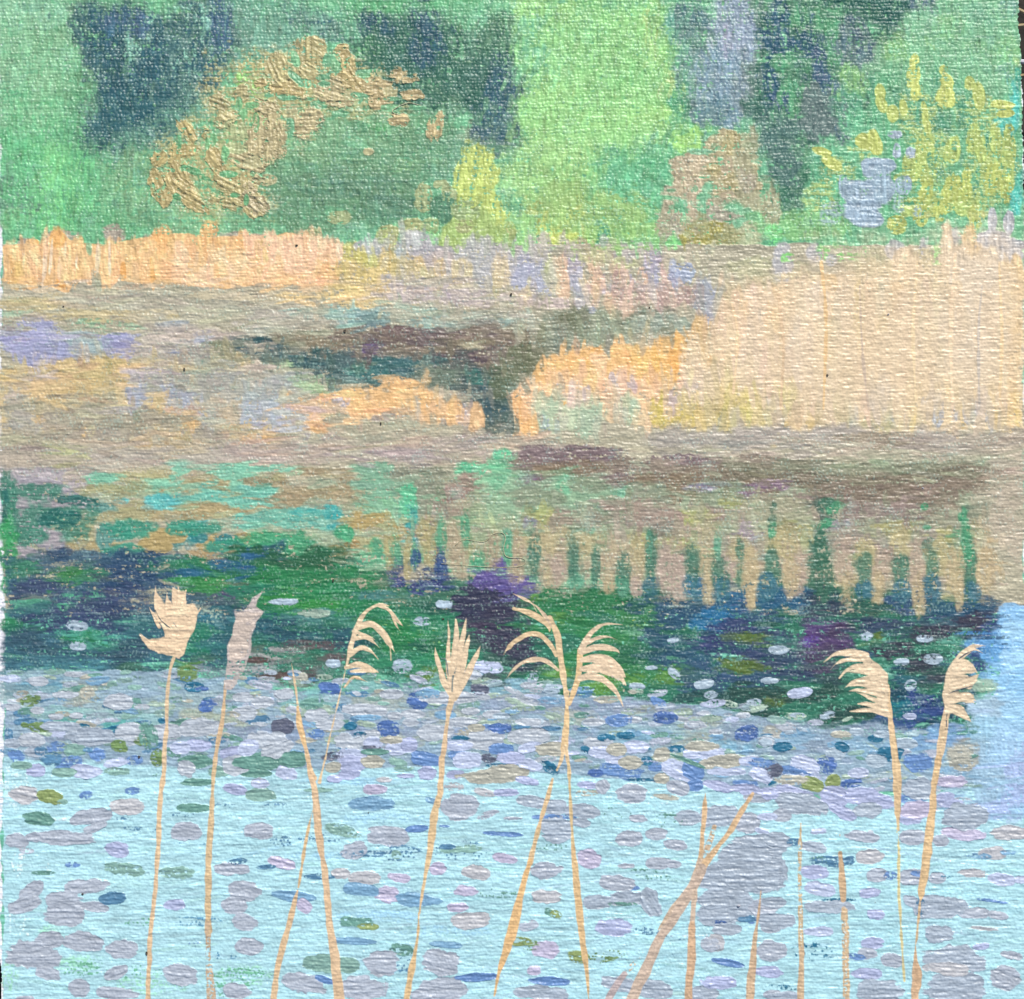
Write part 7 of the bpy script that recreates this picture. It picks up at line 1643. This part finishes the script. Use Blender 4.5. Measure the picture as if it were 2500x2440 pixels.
def blade(V, Fc, x, y, z, h, w, az, lean, rs):
    k0 = len(V); n = 5
    ca, sa = math.cos(az), math.sin(az)
    for k in range(n):
        t = k/(n-1)
        d = lean*h*t**1.8; ww = w*(1-.85*t)
        zz = z+h*t*math.sqrt(max(.05, 1-(lean*t)**2*.5))
        for s in (-1, 1):
            V.append((x+ca*d-sa*ww*s, y+sa*d+ca*ww*s, zz))
        V.append((x+ca*d+ca*ww*.5, y+sa*d+sa*ww*.5, zz-ww*.3))
    for k in range(n-1):
        a = k0+3*k; b = a+3
        Fc += [(a, a+2, b+2, b), (a+2, a+1, b+1, b+2), (a+1, a, b, b+1)]

def grass(name, material, count, seed, hmin, hmax, w, leanmax):
    rs = np.random.RandomState(seed); V = []; Fc = []
    hw, hh = .152, .150
    while count:
        r = rs.rand()
        x = rs.uniform(-.45, .45); y = rs.uniform(-.42, .42)
        if abs(x) < hw+.012 and abs(y) < hh+.012: continue
        near = abs(x) < hw+.04 and abs(y) < hh+.04
        az = rs.uniform(0, 2*math.pi)
        if near: az = math.atan2(y, x)+rs.uniform(-.9, .9)
        h = rs.uniform(hmin, hmax)*(.6 if near else 1)
        blade(V, Fc, x, y, GZ-.003, h, w*rs.uniform(.6, 1.3), az, rs.uniform(.1, leanmax), rs)
        count -= 1
    me = bpy.data.meshes.new(name); me.from_pydata(V, [], Fc); me.materials.append(material)
    for f in me.polygons: f.use_smooth = True
    o = bpy.data.objects.new(name, me); S.collection.objects.link(o)
    return o
g1 = grass('grass', green, 5200, 3, .015, .05, .0011, .9); g1['kind'] = 'stuff'; g1['label'] = 'short green lawn grass round the painting'; g1['category'] = 'grass'
g2 = grass('dry_grass', straw, 2600, 4, .012, .045, .0009, 1.3); g2['kind'] = 'stuff'; g2['label'] = 'dry straw coloured grass lying in the lawn'; g2['category'] = 'dry grass'

def straw_at(x0, y0, x1, y1, z, r, label, m=straw):
    """one dry stalk lying beside the canvas edge, canvas units"""
    bm = bmesh.new(); N = 9; rings = []
    for k in range(N):
        t = k/(N-1); px = x0+(x1-x0)*t; py = y0+(y1-y0)*t+6*math.sin(t*3)
        rr = r*(1-.5*t)*U
        rings.append([bm.verts.new((X(px), Y(py)+rr*math.cos(a), z+.001*math.sin(t*2)+rr*math.sin(a))) for a in np.linspace(0, 2*math.pi, 6, endpoint=False)])
    for A, B in zip(rings, rings[1:]):
        for k in range(6): bm.faces.new((A[k], A[(k+1) % 6], B[(k+1) % 6], B[k]))
    bm.faces.new(rings[0]); bm.faces.new(rings[-1][::-1])
    bmesh.ops.recalc_face_normals(bm, faces=bm.faces[:])
    me = bpy.data.meshes.new('dry_stalk'); bm.to_mesh(me); bm.free(); me.materials.append(m)
    o = bpy.data.objects.new('dry_stalk', me); S.collection.objects.link(o)
    o['label'] = label; o['category'] = 'dry stalk'; o['group'] = 'dry stalks beside the canvas edge'
pale = simple('bleached_stalk', (.62, .62, .66), (.78, .78, .82), 300, .5)
straw_at(2480, 6, 2620, 60, -.004, 5, 'thin dry stalk at the top right corner of the canvas')
straw_at(2484, 52, 2600, 30, -.005, 4, 'pale straw stalk just below the corner stalk at the right edge')
straw_at(2486, 139, 2640, 150, -.004, 6, 'thick bleached stalk beside the right edge of the canvas', pale)
straw_at(2488, 176, 2610, 150, -.005, 4, 'brown dry stalk below the bleached stalk')
